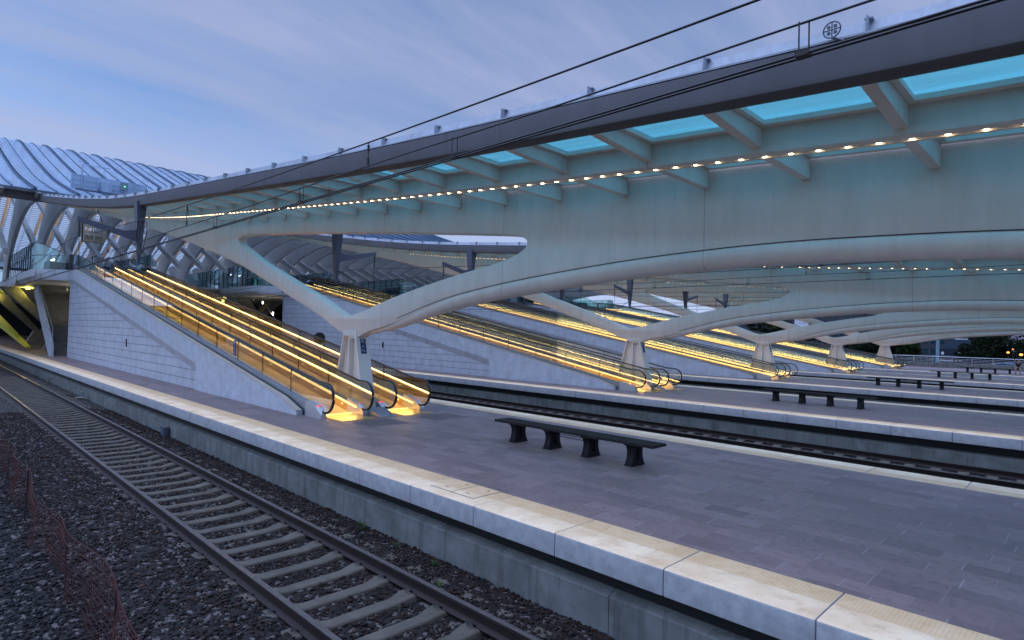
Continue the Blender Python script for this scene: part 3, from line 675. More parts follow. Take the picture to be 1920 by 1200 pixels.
# ---------------------------------------------------------------- overhead wires
def za(x, xs): d = ((x-xs+26) % 52)-26; return 4.70+.66*(abs(((x-xs) % 51.8)-25.9)/25.9)**2
wl = ['overhead wires above the foreground track, crossing the sky and the canopy edge']+['overhead wires above the %s track behind the %s platform' % (a, b_) for b_ in ORD[:4] for a in ('nearer', 'farther')]
for i, yc in enumerate(TR):
    t = empty('overhead_line', (-10, yc, 4.2), wl[i], 'overhead wire', 'overhead wires above the tracks')
    xs = -26.0; r = .0095 if i == 0 else .012
    px = [14-1.1*j for j in range(140)]
    MB().tube([(x, yc, za(x, xs)) for x in px], r, 6).build('messenger_wire', m_wire, t)
    MB().tube([(x, yc, 4.44+.012*math.cos(x*.9)) for x in px[::2]], r*.85, 6).build('auxiliary_wire', m_wire, t)
    MB().tube([(14, yc-.02, 4.235), (-140, yc-.02, 4.235)], r, 6).build('contact_wire', m_wire, t)
    if i == 0: MB().tube([(14, yc+.03, 4.235), (-140, yc+.03, 4.235)], r, 6).build('contact_wire', m_wire, t)
    for j in range(9):
        x = .35-6.85*j; b = MB(); b.tube([(x, yc, za(x, xs)+.01), (x, yc, 4.43)], .006, 5)
        for zz in (za(x, xs)-.05, za(x, xs)-.09, 4.49, 4.53): b.disc((x, yc, zz), .016, 6, 'z', .03)
        b.build('dropper', m_wire, t)
    for j in range(14):
        x = -1.4-3.45*j; b = MB(); b.tube([(x, yc-.015, 4.45), (x, yc-.015, 4.24)], .005, 5); b.tube([(x+.05, yc+.015, 4.45), (x+.05, yc+.015, 4.24)], .005, 5); b.box(x-.02, x+.06, yc-.03, yc+.04, 4.225, 4.26)
        b.build('dropper', m_wire, t)

# equipment cage under the canopy edge
t = empty('equipment_cage', (-34, 6.1, 6.4), 'pale framed equipment cage hanging under the canopy edge beside the left mast', 'cage')
b = MB(); X0, X1, Y0, Y1, Z0, Z1 = -34.25, -33.75, 5.62, 6.42, 6.25, 7.15
for x in (X0, X1):
    for y in (Y0, (Y0+Y1)/2, Y1): b.box(x-.025, x+.025, y-.025, y+.025, Z0, Z1)
    for z in (Z0, Z0+.28, Z0+.42, Z1-.2, Z1): b.box(x-.02, x+.02, Y0+.025, (Y0+Y1)/2-.025, z-.025, z+.025); b.box(x-.02, x+.02, (Y0+Y1)/2+.025, Y1-.025, z-.025, z+.025)
for y in (Y0, Y1):
    for z in (Z0, Z1): b.box(X0+.025, X1-.025, y-.02, y+.02, z-.02, z+.02)
b.build('frame', flat('beige_paint', (.36, .32, .26), .6), t, smooth=0)
b = MB(); b.box(-34.18, -33.82, 5.68, 6.36, 6.28, 6.48); b.build('floor_box', flat('grey_beige', (.26, .24, .20), .7), t, smooth=0)
b = MB()
for y in (5.66, 6.38): b.tube([(-34, y, 7.17), (-34, 6.08+(y-6.02)*.2, zb(-34)-.02)], .018, 6)
b.tube([(-34, 5.6, 6.2), (-34, 5.6, 7.2)], .04, 8); b.build('hanger', m_wire, t)

# ================================================================== RAMP WALLS AND MOVING WALKWAYS
def Lz(x): return .175*max(-15.2-x, 0.0)       # walkway line
m = M('grooved_panel_concrete'); p = m.pos(); s_ = m.add('ShaderNodeSeparateXYZ'); m.link(p, s_.inputs[0])
f = m.noise(2.0, 7, p, .65); v = m.noise(1.0, 5, m.pos((3, 3, .35)), .6)
c = m.ramp(f, (.38, .405, .455), (.54, .565, .62), .3, .7); c = m.mixc(m.math('MULTIPLY', m.math('GREATER_THAN', v, .58), .22), c, (.28, .28, .31))
gr = m.math('LESS_THAN', m.math('FRACT', m.math('DIVIDE', m.math('ADD', s_.outputs[2], .05), .372)), .055)
c = m.mixc(m.math('MULTIPLY', gr, .85), c, (.05, .05, .055)); m.bump(m.math('SUBTRACT', m.math('MULTIPLY', f, .3), gr), .6, .02); m_groove = m.set(c, .75)
rl = ['concrete ramp wall of the nearest platform carrying the glowing walkways', 'concrete ramp wall of the second platform', 'ramp wall of the third platform, beyond the second pier', 'ramp wall of the fourth platform', 'ramp wall of the farthest platform']
def make_ramp():
    t = empty('ramp_wall', (-33, 9.6, 0), 'x', 'ramp wall', 'concrete walls under the moving walkways')
    XE, XP = -51.0, -24.4
    for sgn in (1, -1):
        Y = (lambda y: y) if sgn == 1 else (lambda y: 19.2-y)
        topl = [(-16.0, .0), (-16.0, .12)]+[(-16.0-1.0*i, Lz(-16-1.0*i)+.10) for i in range(1, 33)]+[(-48.9, 5.98), (XE, 6.0)]
        up = [(XE, 5.32), (-49.4, 5.32), (XP, Lz(XP)-.62)]; dn = [(XE, 4.98), (-49.4, 4.98), (XP, Lz(XP)-.98)]
        b = MB(); poly = [q for q in topl if q[0] >= XP-.01]
        # right hand solid end, top beam, recessed panel, chamfer
        right = [(-16.0, 0), (-16.0, .12)]+[(-16.0-1.0*i, Lz(-16-1.0*i)+.10) for i in range(1, 9)]+[(XP, Lz(XP)+.10), (XP, 0)]
        b.prism_y(right, *sorted((Y(7.70), Y(7.875))))
        beam = [(XP, Lz(XP)+.10)]+[(x, z) for x, z in topl if x < XP-.1]+up
        b.prism_y(beam, *sorted((Y(7.70), Y(7.875))))
        q = [(up[i], dn[i]) for i in range(3)]
        for i in range(2):
            n0 = len(b.v); b.v += [(q[i][0][0], Y(7.70), q[i][0][1]), (q[i+1][0][0], Y(7.70), q[i+1][0][1]), (q[i+1][1][0], Y(7.83), q[i+1][1][1]), (q[i][1][0], Y(7.83), q[i][1][1])]; b.face((n0, n0+1, n0+2, n0+3))
        b.build('side_wall', m_wall, t, smooth=0)
        b = MB(); b.prism_y([(XE+.002, 0)]+dn+[(XP, 0)], *sorted((Y(7.829), Y(7.875)))); b.build('grooved_panel', m_groove, t, smooth=0)
        b = MB(); b.loft([[(x, Y(7.69), z+.001), (x, Y(7.69), z+.022), (x, Y(7.86), z+.022), (x, Y(7.86), z+.001)] for x, z in topl[1:]]); b.build('wall_capping', m_ledge, t, smooth=0)
        if sgn == 1: MB().box(-35.27, -35.12, 7.80, 7.828, 1.25, 1.65).build('wall_box', m_dark, t, smooth=0)
    MB().box(XE, XE+.2, 7.88, 11.32, 0, 5.9).build('end_wall', m_wall, t, smooth=0)
    b = MB(); b.loft([[(x, 9.305, Lz(x)+.02), (x, 9.305, Lz(x)+.16), (x, 9.885, Lz(x)+.16), (x, 9.885, Lz(x)+.02)] for x in (-17.3, -30, -50.9)]); b.build('median_cover', m_steel, t, smooth=0)
    b = MB(); b.loft([[(-15.15, 9.34, .001), (-15.15, 9.34, .20), (-15.15, 9.92, .20), (-15.15, 9.92, .001)], [(-14.35, 9.40, .001), (-14.35, 9.40, .012), (-14.35, 9.86, .012), (-14.35, 9.86, .001)]])
    b.build('pier_foot_cover', m_steel, t, smooth=0)
    freeze(t); return t
r0 = make_ramp()
for k in range(5):
    o = r0 if k == 0 else copy_tree(r0); o.location = (-33, 9.6+PER*k, 0); o['label'] = rl[k]

WL = 35.3
def make_walkway():       # local x=0 at the foot, running up towards -x, width 1.2 between the glass
    t = empty('moving_walkway', (0, 0, 0), 'x', 'moving walkway', 'moving walkways climbing from the platforms')
    B0 = (0, 0, 0)
    def l(x): return .175*max(-x, 0) if x > -WL else .175*WL
    xs = [.55, .0]+[-1.5*i for i in range(1, 23)]+[-WL, -WL-1.8]
    def band(y0, y1, z0, z1, a=0, e=None): return [[(x, y0, l(x)+z0), (x, y0, l(x)+z1), (x, y1, l(x)+z1), (x, y1, l(x)+z0)] for x in (e or xs)]
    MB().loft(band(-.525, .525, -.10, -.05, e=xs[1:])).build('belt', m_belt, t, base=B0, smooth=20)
    for s in (-1, 1):
        a, c = sorted((s*.56, s*.70)); xe = [-.05]+xs[2:]
        MB().loft([[(x, a, l(x)-.30 if l(x) > .3 else .0), (x, a, l(x)+.22), (x, c, l(x)+.22), (x, c, l(x)-.30 if l(x) > .3 else .0)] for x in xe]).build('balustrade_base', m_steel, t, base=B0, smooth=20)
        a, c = sorted((s*.535, s*.559)); MB().loft(band(a, c, -.05, .225, e=xe)).build('skirt', m_skirt, t, base=B0, smooth=20)
        a, c = sorted((s*.522, s*.5345)); b = MB(); b.loft(band(a, c, .165, .210, e=[-.10]+xs[2:-1]))
        b.build('light_strip', m_strip, t, base=B0, smooth=0)
        b = MB(); a, c = sorted((s*.527, s*.5345))
        for i in range(0, 21): x = -.9-1.68*i; b.box(x-.012, x+.012, a, c, l(x)+.06, l(x)+.095)
        b.build('skirt_glint', m_sglint, t, base=B0, smooth=0)  # glowing chips stand in for small glints on the skirt
        al = bpy.data.lights.new('skirt_light', 'AREA'); al.shape = 'RECTANGLE'; al.size = WL*1.01; al.size_y = .05; al.energy = 140; al.color = (1, .60, .19)
        ao = bpy.data.objects.new('skirt_light', al); COL.objects.link(ao); ao.parent = t; ao.location = (-WL/2, s*.51, l(-WL/2)+.23)
        ao.matrix_local = Matrix.Translation(ao.location) @ Matrix.Rotation(math.atan(.175), 4, 'Y') @ Matrix.Rotation(-s*R(50), 4, 'X')
        # glass with rounded end
        cx, cz, rr = .25, .56, .365
        g_ = [(x, l(x)+.925) for x in [-WL-1.3, -WL]+[-1.5*i for i in range(22, 0, -1)]]+[(-.1, .955)]
        endarc = arc(cx, cz, rr, 88, -88, 12)
        poly = g_+endarc+[(-.05, .222)]+[(x, l(x)+.222) for x in [-1.5*i for i in range(1, 23)]+[-WL, -WL-1.3]]
        a, c = sorted((s*.594, s*.606)); MB().prism_y(poly, a, c).build('glass', m_balglass, t, base=B0, smooth=20)
        rail = [(-WL-1.2, l(-WL)+.20)]+[(x, l(-WL)+z) for x, z in [(-WL-1.5, .28), (-WL-1.68, .55), (-WL-1.55, .85), (-WL-1.3, .945)]]+[(x, l(x)+.945) for x in [-WL-.2]+[-1.5*i for i in range(23, 0, -1)]]+[(-.15, .965)]+arc(cx, cz, rr+.03, 86, -95, 14)+[(0.02, .17)]
        b = MB(); b.tube([(x, s*.60, z) for x, z in rail], .044, 8, ry=.030); b.build('handrail', m_blackrub, t, base=B0, smooth=60)
        b = MB()
        for i in range(17): x = -1.9-2.05*i; b.box(x-.006, x+.006, s*.60-.009, s*.60+.009, l(x)+.225, l(x)+.92)
        b.build('glass_joint', m_dark, t, base=B0, smooth=0)
        # end cap wedge with its indicator lamp
        y0, y1 = sorted((s*.53, s*.76)); b = MB()
        b.loft([[(-.62, y0, .001), (-.62, y0, .42), (-.62, y1, .40), (-.62, y1, .001)], [(-.05, y0, .001), (-.05, y0, .30), (-.05, y1, .27), (-.05, y1, .001)], [(.22, y0+.03, .001), (.22, y0+.03, .12), (.22, y1-.03, .10), (.22, y1-.03, .001)]])
        cap = b.build('end_cap', m_steelpale, t, base=B0, smooth=20)
        MB().disc((-.12, (y0+y1)/2, .315), .028, 10, 'z', .02).build('indicator_lamp', m_red, cap, base=B0)
    b = MB(); b.box(-.30, .95, -.50, .50, .002, .014); b.build('comb_plate', m_combplate, t, base=B0, smooth=0)
    b = MB(); b.box(-.34, -.30, -.50, .50, .0, .03); b.build('comb_light', emit('comb_light', (1, .62, .15), 3), t, base=B0, smooth=0)
    freeze(t); return t
w0 = make_walkway()
first = True
for k in range(5):
    for s, yy in (('near', 8.62), ('far', 10.60)):
        o = w0 if first else copy_tree(w0); first = False; o.location = (-15.2, yy+PER*k, 0)
        o['label'] = 'glowing amber moving walkway on the %s platform, %s one of its pair' % (ORD[k], 'the nearer' if s == 'near' else 'the farther')
# sign hanging on the glass of the nearest walkway
b = MB(); x0, z0, yy = -21.55, 1.42, 8.005
b.box(x0, x0+.24, yy-.012, yy, z0, z0+.52)
def st2(pts, wd):
    for (a, b_), (c_, d_) in zip(pts, pts[1:]):
        L_ = math.hypot(c_-a, d_-b_); ny, nz = -(d_-b_)/L_*wd, (c_-a)/L_*wd; n0 = len(b.v)
        b.v += [(x0+a+ny, yy-.014, z0+b_+nz), (x0+c_+ny, yy-.014, z0+d_+nz), (x0+c_-ny, yy-.014, z0+d_-nz), (x0+a-ny, yy-.014, z0+b_-nz)]; b.face((n0, n0+1, n0+2, n0+3))
b.cur = 1
st2([(.18, .38), (.06, .48)], .012); st2([(.06, .41), (.06, .48), (.15, .48)], .012); st2([(.07, .30), (.07, .24), (.13, .24)], .006); st2([(.07, .21), (.18, .21)], .004)
st2([(.07, .12), (.07, .05), (.15, .05), (.17, .10), (.15, .13), (.10, .13), (.07, .10)], .006)
tag(b.build('direction_sign', [m_blue, m_signw], smooth=0, fix=False), 'small blue sign with a white arrow on the glass of the nearest walkway', 'sign')
# reflections of yellow letters, painted as flat shapes on the nearest walkway belt
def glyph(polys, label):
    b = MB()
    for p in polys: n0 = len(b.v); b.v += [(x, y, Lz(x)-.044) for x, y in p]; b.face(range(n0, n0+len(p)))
    tag(b.build('yellow_reflection', m_yrefl, smooth=0, fix=False), label, 'reflection', 'yellow reflections painted on the walkway belt')
m_yrefl = flat('reflection_yellow', (.85, .68, .03), .5)
def ringq(cx, cy, r0, r1, a0, a1, n=14, ex=1.9):
    A = [R(a0+(a1-a0)*i/n) for i in range(n+1)]
    return [[(cx+ex*r*math.cos(t), cy+r*math.sin(t)) for r, t in ((r0, p), (r1, p), (r1, q), (r0, q))] for p, q in zip(A, A[1:])]
glyph(ringq(-35.2, 8.66, .07, .27, 0, 360, 20), 'yellow ring shaped reflection painted on the nearest belt, farthest left of the group')
glyph(ringq(-34.3, 8.66, .24, .43, -70, 75), 'broad yellow arc of reflection painted on the nearest belt, right of the ring')
glyph([[(-32.6, 8.2), (-32.1, 8.2), (-31.6, 8.85), (-32.1, 8.85)], [(-32.6, 8.86), (-31.5, 8.86), (-31.4, 9.06), (-32.6, 9.06)]], 'yellow bent bar of reflection painted on the nearest belt, right of the broad arc')
glyph([[(-30.9, 8.2), (-30.45, 8.2), (-30.2, 8.7), (-30.65, 8.7)], [(-30.8, 8.71), (-29.9, 8.71), (-29.8, 8.95), (-30.8, 8.95)]], 'fainter yellow bent bar of reflection painted on the nearest belt, farthest right of the group')
# tactile strips of ribbed paving in front of the walkways
for k, (xa, ya, lb) in enumerate([(-14.05, 8.35, 'ribbed strip in front of the nearer walkway'), (-14.05, 10.4, 'ribbed strip in front of the farther walkway')]):
    b = MB()
    for i in range(20): b.box(xa+.05*i, xa+.05*i+.012, ya-.1, ya+1.1, .001, .005)
    tag(b.build('tactile_strip', flat('tactile_stone', (.26, .22, .22), .6), smooth=0), 'pale ' + lb + ' of the first platform', 'tactile paving', 'ribbed strips in front of the walkways')
# convex platform mirror
t = empty('platform_mirror', (-23.9, 12.4, 0), 'dark round mirror on a pole between the nearest walkways and the far platform edge', 'mirror')
MB().tube([(-23.9, 12.4, 0), (-23.9, 12.4, 1.8)], .03, 8).build('pole', m_mast, t)
b = MB(); b.disc((-23.85, 12.38, 2.02), .25, 20, 'x', .10); b.build('mirror_head', m_dark, t)

# ================================================================== STATION HALL
HB = (-60, 9, 6)
t_hall = empty('station_hall', HB, 'great vaulted station hall with a ribbed glass roof rising at the left', 'station hall')
def gY(y): return 1.0 if y < 40 else 1-.40*((y-40)/38)**2
HC = [(-51.0, 11.25), (-54.7, 12.15), (-61.7, 14.0), (-68.7, 16.3), (-76.2, 18.9), (-83.1, 21.4), (-87.0, 22.7), (-90.5, 23.3)]
HC = HC+[(-181-x, z) for x, z in HC[::-1]][1:]
HCs = chaikin(HC, 2, False)
def hz_(z, y): return 6+(z-6)*gY(y)
Y0H, Y1H = -26.0, 78.0
m = M('hall_roof_glazing'); g_ = m.add('ShaderNodeUVMap'); s_ = m.add('ShaderNodeSeparateXYZ'); m.link(g_.outputs[0], s_.inputs[0])
sl_ = m.math('LESS_THAN', m.math('FRACT', s_.outputs[0]), .34); n_ = m.n; n_.remove(m.b)
t1 = m.add('ShaderNodeBsdfTransparent'); t1.inputs[0].default_value = (.90, .97, 1.0, 1); gl = m.add('ShaderNodeBsdfGlossy'); gl.inputs['Roughness'].default_value = .12; gl.inputs[0].default_value = (.8, .9, 1, 1)
trl = m.add('ShaderNodeBsdfTranslucent'); trl.inputs[0].default_value = (.75, .86, .95, 1); df = m.add('ShaderNodeBsdfDiffuse'); df.inputs[0].default_value = (.10, .17, .26, 1)
a_ = m.add('ShaderNodeMixShader'); a_.inputs[0].default_value = .22; m.link(t1.outputs[0], a_.inputs[1]); m.link(gl.outputs[0], a_.inputs[2])
c_ = m.add('ShaderNodeMixShader'); c_.inputs[0].default_value = .5; m.link(a_.outputs[0], c_.inputs[1])
td = m.add('ShaderNodeMixShader'); td.inputs[0].default_value = .6; dd = m.add('ShaderNodeBsdfDiffuse'); dd.inputs[0].default_value = (.62, .76, .92, 1)
m.link(trl.outputs[0], td.inputs[1]); m.link(dd.outputs[0], td.inputs[2]); m.link(td.outputs[0], c_.inputs[2])
b_ = m.add('ShaderNodeMixShader'); m.link(sl_, b_.inputs[0]); m.link(c_.outputs[0], b_.inputs[1]); m.link(df.outputs[0], b_.inputs[2]); m.link(b_.outputs[0], m.o.inputs[0]); m_hroof = m.m
def hall_sheet():
    ys = np.linspace(Y0H, Y1H, 53); V = []; n = len(HCs)
    d = [0]
    for a, c in zip(HCs, HCs[1:]): d.append(d[-1]+math.dist(a, c))
    for y in ys:
        for x, z in HCs: V.append((x, float(y), hz_(z, y)))
    F = [(i*n+j, i*n+j+1, (i+1)*n+j+1, (i+1)*n+j) for i in range(len(ys)-1) for j in range(n-1)]
    b = MB(); b.v = V; b.f = F; b.mi = [0]*len(F); o = b.build('roof_glazing', m_hroof, t_hall, fix=False, smooth=180)
    uv = o.data.uv_layers.new(name='UVMap'); li = np.zeros(len(o.data.loops), dtype=np.int32); o.data.loops.foreach_get('vertex_index', li)
    u = np.array(d)[li % n]/.62; vv = ys[li//n]; uv.data.foreach_set('uv', np.stack([u, vv], 1).astype(np.float32).ravel())
hall_sheet()
# roof ribs on top of the glass: a stout pair and a thin line between
m_rrib = flat('roof_rib_dark_steel', (.05, .10, .16), .4, .3); first_r = None
for i in range(44):
    y = Y0H+.5+2.4*i; path = [(x, y, hz_(z, y)+.06) for x, z in HCs]
    if y > Y1H: break
    b = MB()
    for dy in (-.08, .08): b.loft([[(x, yy+dy-.02, z-.12), (x, yy+dy+.02, z-.12), (x, yy+dy+.02, z+.10), (x, yy+dy-.02, z+.10)] for x, yy, z in path])
    for a, c in zip(path, path[1:]):
        if a[0] < -93: break
        L_ = math.dist(a, c); nn = max(1, int(L_/.75))
        for q in range(nn): f = q/nn; X, Z = a[0]+(c[0]-a[0])*f, a[2]+(c[2]-a[2])*f; b.box(X-.10, X+.10, y-.058, y+.058, Z-.05, Z+.06)
    b.build('roof_rib', m_rrib, t_hall, smooth=0)
    y2 = y+1.2; b = MB(); b.loft([[(x, y2-.02, hz_(z, y2)+.0), (x, y2+.02, hz_(z, y2)+.0), (x, y2+.02, hz_(z, y2)+.10), (x, y2-.02, hz_(z, y2)+.10)] for x, z in HCs]); b.build('glazing_bar', m_rrib, t_hall, smooth=0)
# arched plate legs under the roof, each side
LEGO = [(-53.0, 10.75), (-55.5, 10.95), (-58.3, 10.70), (-61.2, 10.15), (-63.8, 9.3), (-65.8, 8.2), (-67.2, 7.0), (-67.8, 6.0)]
LEGI = [(-70.6, 6.0), (-70.1, 7.0), (-68.7, 8.5), (-66.8, 10.0), (-65.0, 11.3), (-63.2, 12.3), (-61.2, 13.2), (-59.0, 13.1)]
TOPR = [(x, z-.20) for x, z in HCs if x >= -58.6][::-1]
m_warmbeam = paint('warm_lit_beam_paint', (.66, .52, .36), .5, .06)  # far roof beams: warm light put into the colour of the grey paint
for i in range(50):
    y = 7.95+1.98*(i-2)
    if y > 77.5: break
    poly = [(x, hz_(z, y)) for x, z in chaikin(LEGO, 1, False)+chaikin(LEGI, 1, False)+TOPR]
    for pp in (poly, [(-181-x, z) for x, z in poly]): MB().prism_y(pp, y-.13, y+.13).build('rib_frame', m_hall, t_hall, smooth=30)
    yb = y+.99
    for nm_, mt_, xa, xb in (('roof_beam', m_hall, -90.6, -57), ('far_roof_beam', m_warmbeam, -125, -90.4)):
        q = MB(); q.loft([[(x, yb-.15, hz_(z, yb)-.50), (x, yb+.15, hz_(z, yb)-.50), (x, yb+.15, hz_(z, yb)-.10), (x, yb-.15, hz_(z, yb)-.10)] for x, z in HCs if xa < x < xb])
        q.build(nm_, mt_, t_hall, smooth=20)
    q = MB(); q.loft([[(x, yb-.15, hz_(8.3+.37*(-61-x), yb)), (x, yb+.15, hz_(8.3+.37*(-61-x), yb)), (x, yb+.15, hz_(8.75+.37*(-61-x), yb)), (x, yb-.15, hz_(8.75+.37*(-61-x), yb))] for x in (-58.5, -70, -80, -93)])
    q.build('inner_chord', m_hall, t_hall, smooth=20)
b = MB()
for x in (-52.6, -128.4): b.box(x-.35, x+.35, Y0H, Y1H, 10.75, 11.20)
b.build('eaves_beam', m_fascia, t_hall, smooth=0)
b = MB(); b.box(-52.35, -51.9, Y0H, Y1H, 11.2, 11.45); b.build('eaves_gutter', m_zinc, t_hall, smooth=0)
b = MB(); b.prism_y([(-62, 5.3), (-60.5, 5.9), (-60.5, 6.02), (-128, 6.02), (-128, 5.3)], 5.92, Y1H+3); b.build('concourse_floor', m_slabw, t_hall, smooth=0)
# lights inside the hall and dark kiosk
hl = MB()
for y in (10, 13.5, 22, 27, 36, 47, 59, 66): hl.box(-76, -74.6, y, y+.12, 8.6, 8.68)
hl.build('ceiling_lamp', m_cool, t_hall, smooth=0)

for y in (0, 18, 36, 56):
    al = bpy.data.lights.new('concourse_uplight', 'AREA'); al.size = 6; al.size_y = 2; al.shape = 'RECTANGLE'; al.energy = 650; al.color = (1, .66, .36)
    ao = bpy.data.objects.new('concourse_uplight', al); COL.objects.link(ao); ao.location = (-100, y+5, 6.5); ao.rotation_euler = (math.pi, 0, 0)
b = MB(); b.box(-129.5, -128.2, -30, 82, -1.4, 6); tag(b.build('end_wall', flat('shade_dark_backing', (.03, .03, .032), .9), smooth=0), 'added shade dark backing wall closing the tracks far away under the hall', 'wall')  # backing wall added to block sky light under the hall, coloured shade dark
# upper decks at the head of the walkways, with green glass guards
dl = ['white concrete upper deck with a green glass guard above the nearest platform', 'upper deck at the head of the second ramp', 'upper deck at the head of the third ramp', 'upper deck at the head of the fourth ramp', 'upper deck at the head of the farthest ramp']
def make_deck():
    t = empty('upper_deck', (-60, 9.6, 6), 'x', 'upper deck', 'upper decks over the platforms')
    for s in (1, -1):
        Y = (lambda y: y) if s == 1 else (lambda y: 19.2-y)
    edge = [(-51.0, 7.68)]+[(-53.3+2.1*math.cos(a), 7.9+2.0*-math.sin(a)) for a in [R(12+i*13) for i in range(7)]]+[(-60.4, 5.88)]
    full = edge+[(-60.4, 13.32)]+[(x, 19.2-y) for x, y in edge[::-1]][1:]
    b = MB(); b.loft([[(x, y*.94+.576, 5.30) for x, y in full], [(x, y, 5.55) for x, y in full], [(x, y, 6.03) for x, y in full]]); b.build('slab', m_slabw, t, smooth=35)
    for s in (1, -1):
        Y = (lambda y: y) if s == 1 else (lambda y: 19.2-y)
        e2 = [(x, y+.08) for x, y in edge[1:]]+[(-70, 5.96), (-80, 5.96)]
        b = MB(); b.loft([[(x, Y(y)-.008, 6.04), (x, Y(y)+.008, 6.04), (x, Y(y)+.008, z), (x, Y(y)-.008, z)] for (x, y), z in zip(e2, [7.15, 7.3, 7.5, 7.7, 7.8, 7.85]+[7.85]*9)]); b.build('glass_guard', m_guard, t, smooth=0)
        b = MB(); b.tube([(x, Y(y), z+.02) for (x, y), z in zip(e2, [7.15, 7.3, 7.5, 7.7, 7.8, 7.85]+[7.85]*9)], .025, 6); b.tube([(x, Y(y)-.03, 7.0) for x, y in e2], .018, 6); b.build('guard_rail', m_mast, t)
        pts = []
        for i in range(12):
            x = -54.2-1.15*i; MB().box(x-.02, x+.02, min(Y(5.93), Y(5.99)), max(Y(5.93), Y(5.99)), 6.0, 7.84).build('guard_post', m_mast, t, smooth=0)
        b = MB(); b.box(-50.98, -50.9, min(Y(7.7), Y(7.95)), max(Y(7.7), Y(7.95)), 6.0, 7.1); b.build('end_post', m_mast, t, smooth=0)
    b = MB(); b.box(-58, -56.6, 7.2, 8.6, 6.04, 6.95); b.build('kiosk_counter', m_dark, t, smooth=0)
    b = MB(); b.box(-57.5, -56.8, 11.6, 12.9, 6.3, 7.5); b.build('information_panel', m_blue, t, smooth=0)
    freeze(t); return t
d0 = make_deck()
for k in range(5):
    o = d0 if k == 0 else copy_tree(d0); o.location = (-60, 9.6+PER*k, 6); o['label'] = dl[k]

# stair under the near deck, its white stringer, rails and lamps
sl2 = ['concrete stair with a zigzag white stringer rising under the nearest deck', 'stair rising in the shadow under the second deck', 'stair in the shadow under the third deck']
def make_stair():
    t = empty('staircase', (-54, 8, 0), 'x', 'stairs', 'stairs under the upper decks')
    b = MB(); n = 33
    for i in range(n): x = -53.0-.28*i; b.box(x-.30, x-.0, 7.35, 9.2, .165*i+.001, .165*(i+1))
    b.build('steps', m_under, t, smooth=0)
    b = MB(); pts = [(-52.7, 0), (-52.9, .9)]
    for i in range(0, n, 3): x = -53.0-.28*i; pts += [(x-.1, .165*i+1.0), (x-.6, .165*i+1.15)]
    pts = pts+[(-62.4, 5.3), (-62.0, 4.6), (-53.9, .0)]
    b.prism_y(pts, 7.18, 7.33); b.build('stringer', m_wall, t, smooth=0)
    for y in (7.26, 9.1):
        b = MB(); b.tube([(-52.9, y, .9), (-53.0, y, 1.95), (-62.2, y, 7.2 if y > 8 else 5.0+1.5)], .025, 6); b.tube([(-53.3, y, 1.5), (-62.2, y, 6.0)], .015, 6); b.build('stair_rail', m_steel, t)
    for x, z in ((-56, 3.2), (-58.4, 4.3), (-60.6, 5.0)):
        MB().box(x-.05, x+.05, 9.13, 9.19, z+.4, z+.68).build('stair_lamp', m_cool, t, smooth=0)
    freeze(t); return t
for k in range(2):
    ld = bpy.data.lights.new('stair_lamp_light', 'POINT'); ld.energy = 22; ld.color = (1, .85, .6); ld.shadow_soft_size = .2; lo = bpy.data.objects.new('stair_lamp_light', ld); COL.objects.link(lo); lo.location = (-56.2, 8.8+PER*k, 3.9)
s0 = make_stair()
for k in range(3):
    o = s0 if k == 0 else copy_tree(s0); o.location = (-54, 8+PER*k, 0); o['label'] = sl2[k]
# slanting concrete struts that carry the deck, lit yellow from below
for k in range(2):
    for j, (x, la) in enumerate(((-66, 'nearer'), (-78, 'farther'))):
        y = 9.6+PER*k; b = MB()
        b.loft([[(x-.9, y-1.2, 0), (x+.9, y-1.2, 0), (x+.9, y+1.2, 0), (x-.9, y+1.2, 0)], [(x-.5, y-.5, 1.5), (x+.5, y-.5, 1.5), (x+.5, y+.5, 1.5), (x-.5, y+.5, 1.5)]])
        for s in (-1, 1): b.loft([[(x-.45, y, 1.45), (x+.45, y, 1.45), (x+.45, y+s*.6, 1.6), (x-.45, y+s*.6, 1.6)], [(x-.9+s, y+s*3.0, 5.3), (x+.9+s, y+s*3.0, 5.3), (x+.9+s, y+s*4.2, 5.3), (x-.9+s, y+s*4.2, 5.3)]])
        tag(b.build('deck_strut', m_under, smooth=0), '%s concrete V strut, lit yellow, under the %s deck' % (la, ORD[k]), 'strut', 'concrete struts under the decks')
b = MB(); b.loft([[(-84, 4.4, 5.2), (-84, 5.2, 5.2), (-84, 5.3, 5.0), (-84, 4.4, 4.2)], [(-63, 6.9, .35), (-63, 7.2, .35), (-63, 7.2, .2), (-63, 6.9, .2)]])
tag(b.build('tie_beam', m_yelbeam, smooth=0), 'long yellow lit slanting beam tapering to the platform at the left edge', 'beam')
for i, (x, y, z, mt, e, col, la) in enumerate([(-66, 7.2, 5.1, m_yel, 110, (1, .85, .15), 'yellow lamp under the nearest deck, beside the stair'), (-78, 6.0, 4.9, m_yel, 130, (1, .85, .15), 'yellow lamp deeper under the nearest deck'),
        (-64, 22.5, 5.0, m_yel, 70, (1, .8, .3), 'yellow lamp under the second deck')]):
    b = MB(); b.disc((x, y, z+.1), .16, 12, 'z', .06); o = tag(b.build('deck_lamp', mt), la, 'lamp', 'lamps under the decks')
    ld = bpy.data.lights.new('deck_lamp_light', 'POINT'); ld.energy = e; ld.color = col; ld.shadow_soft_size = .15; lo = bpy.data.objects.new('deck_lamp_light', ld); COL.objects.link(lo); lo.location = (x, y, z-.05)
b = MB(); b.box(-92.1, -92, 5.0, 6.4, 3.2, 4.9); o = tag(b.build('lit_panel', emit('lit_panel', (1, .93, .8), 5), smooth=0), 'bright white lit panel at the left edge of the picture, over the platform', 'lit panel')
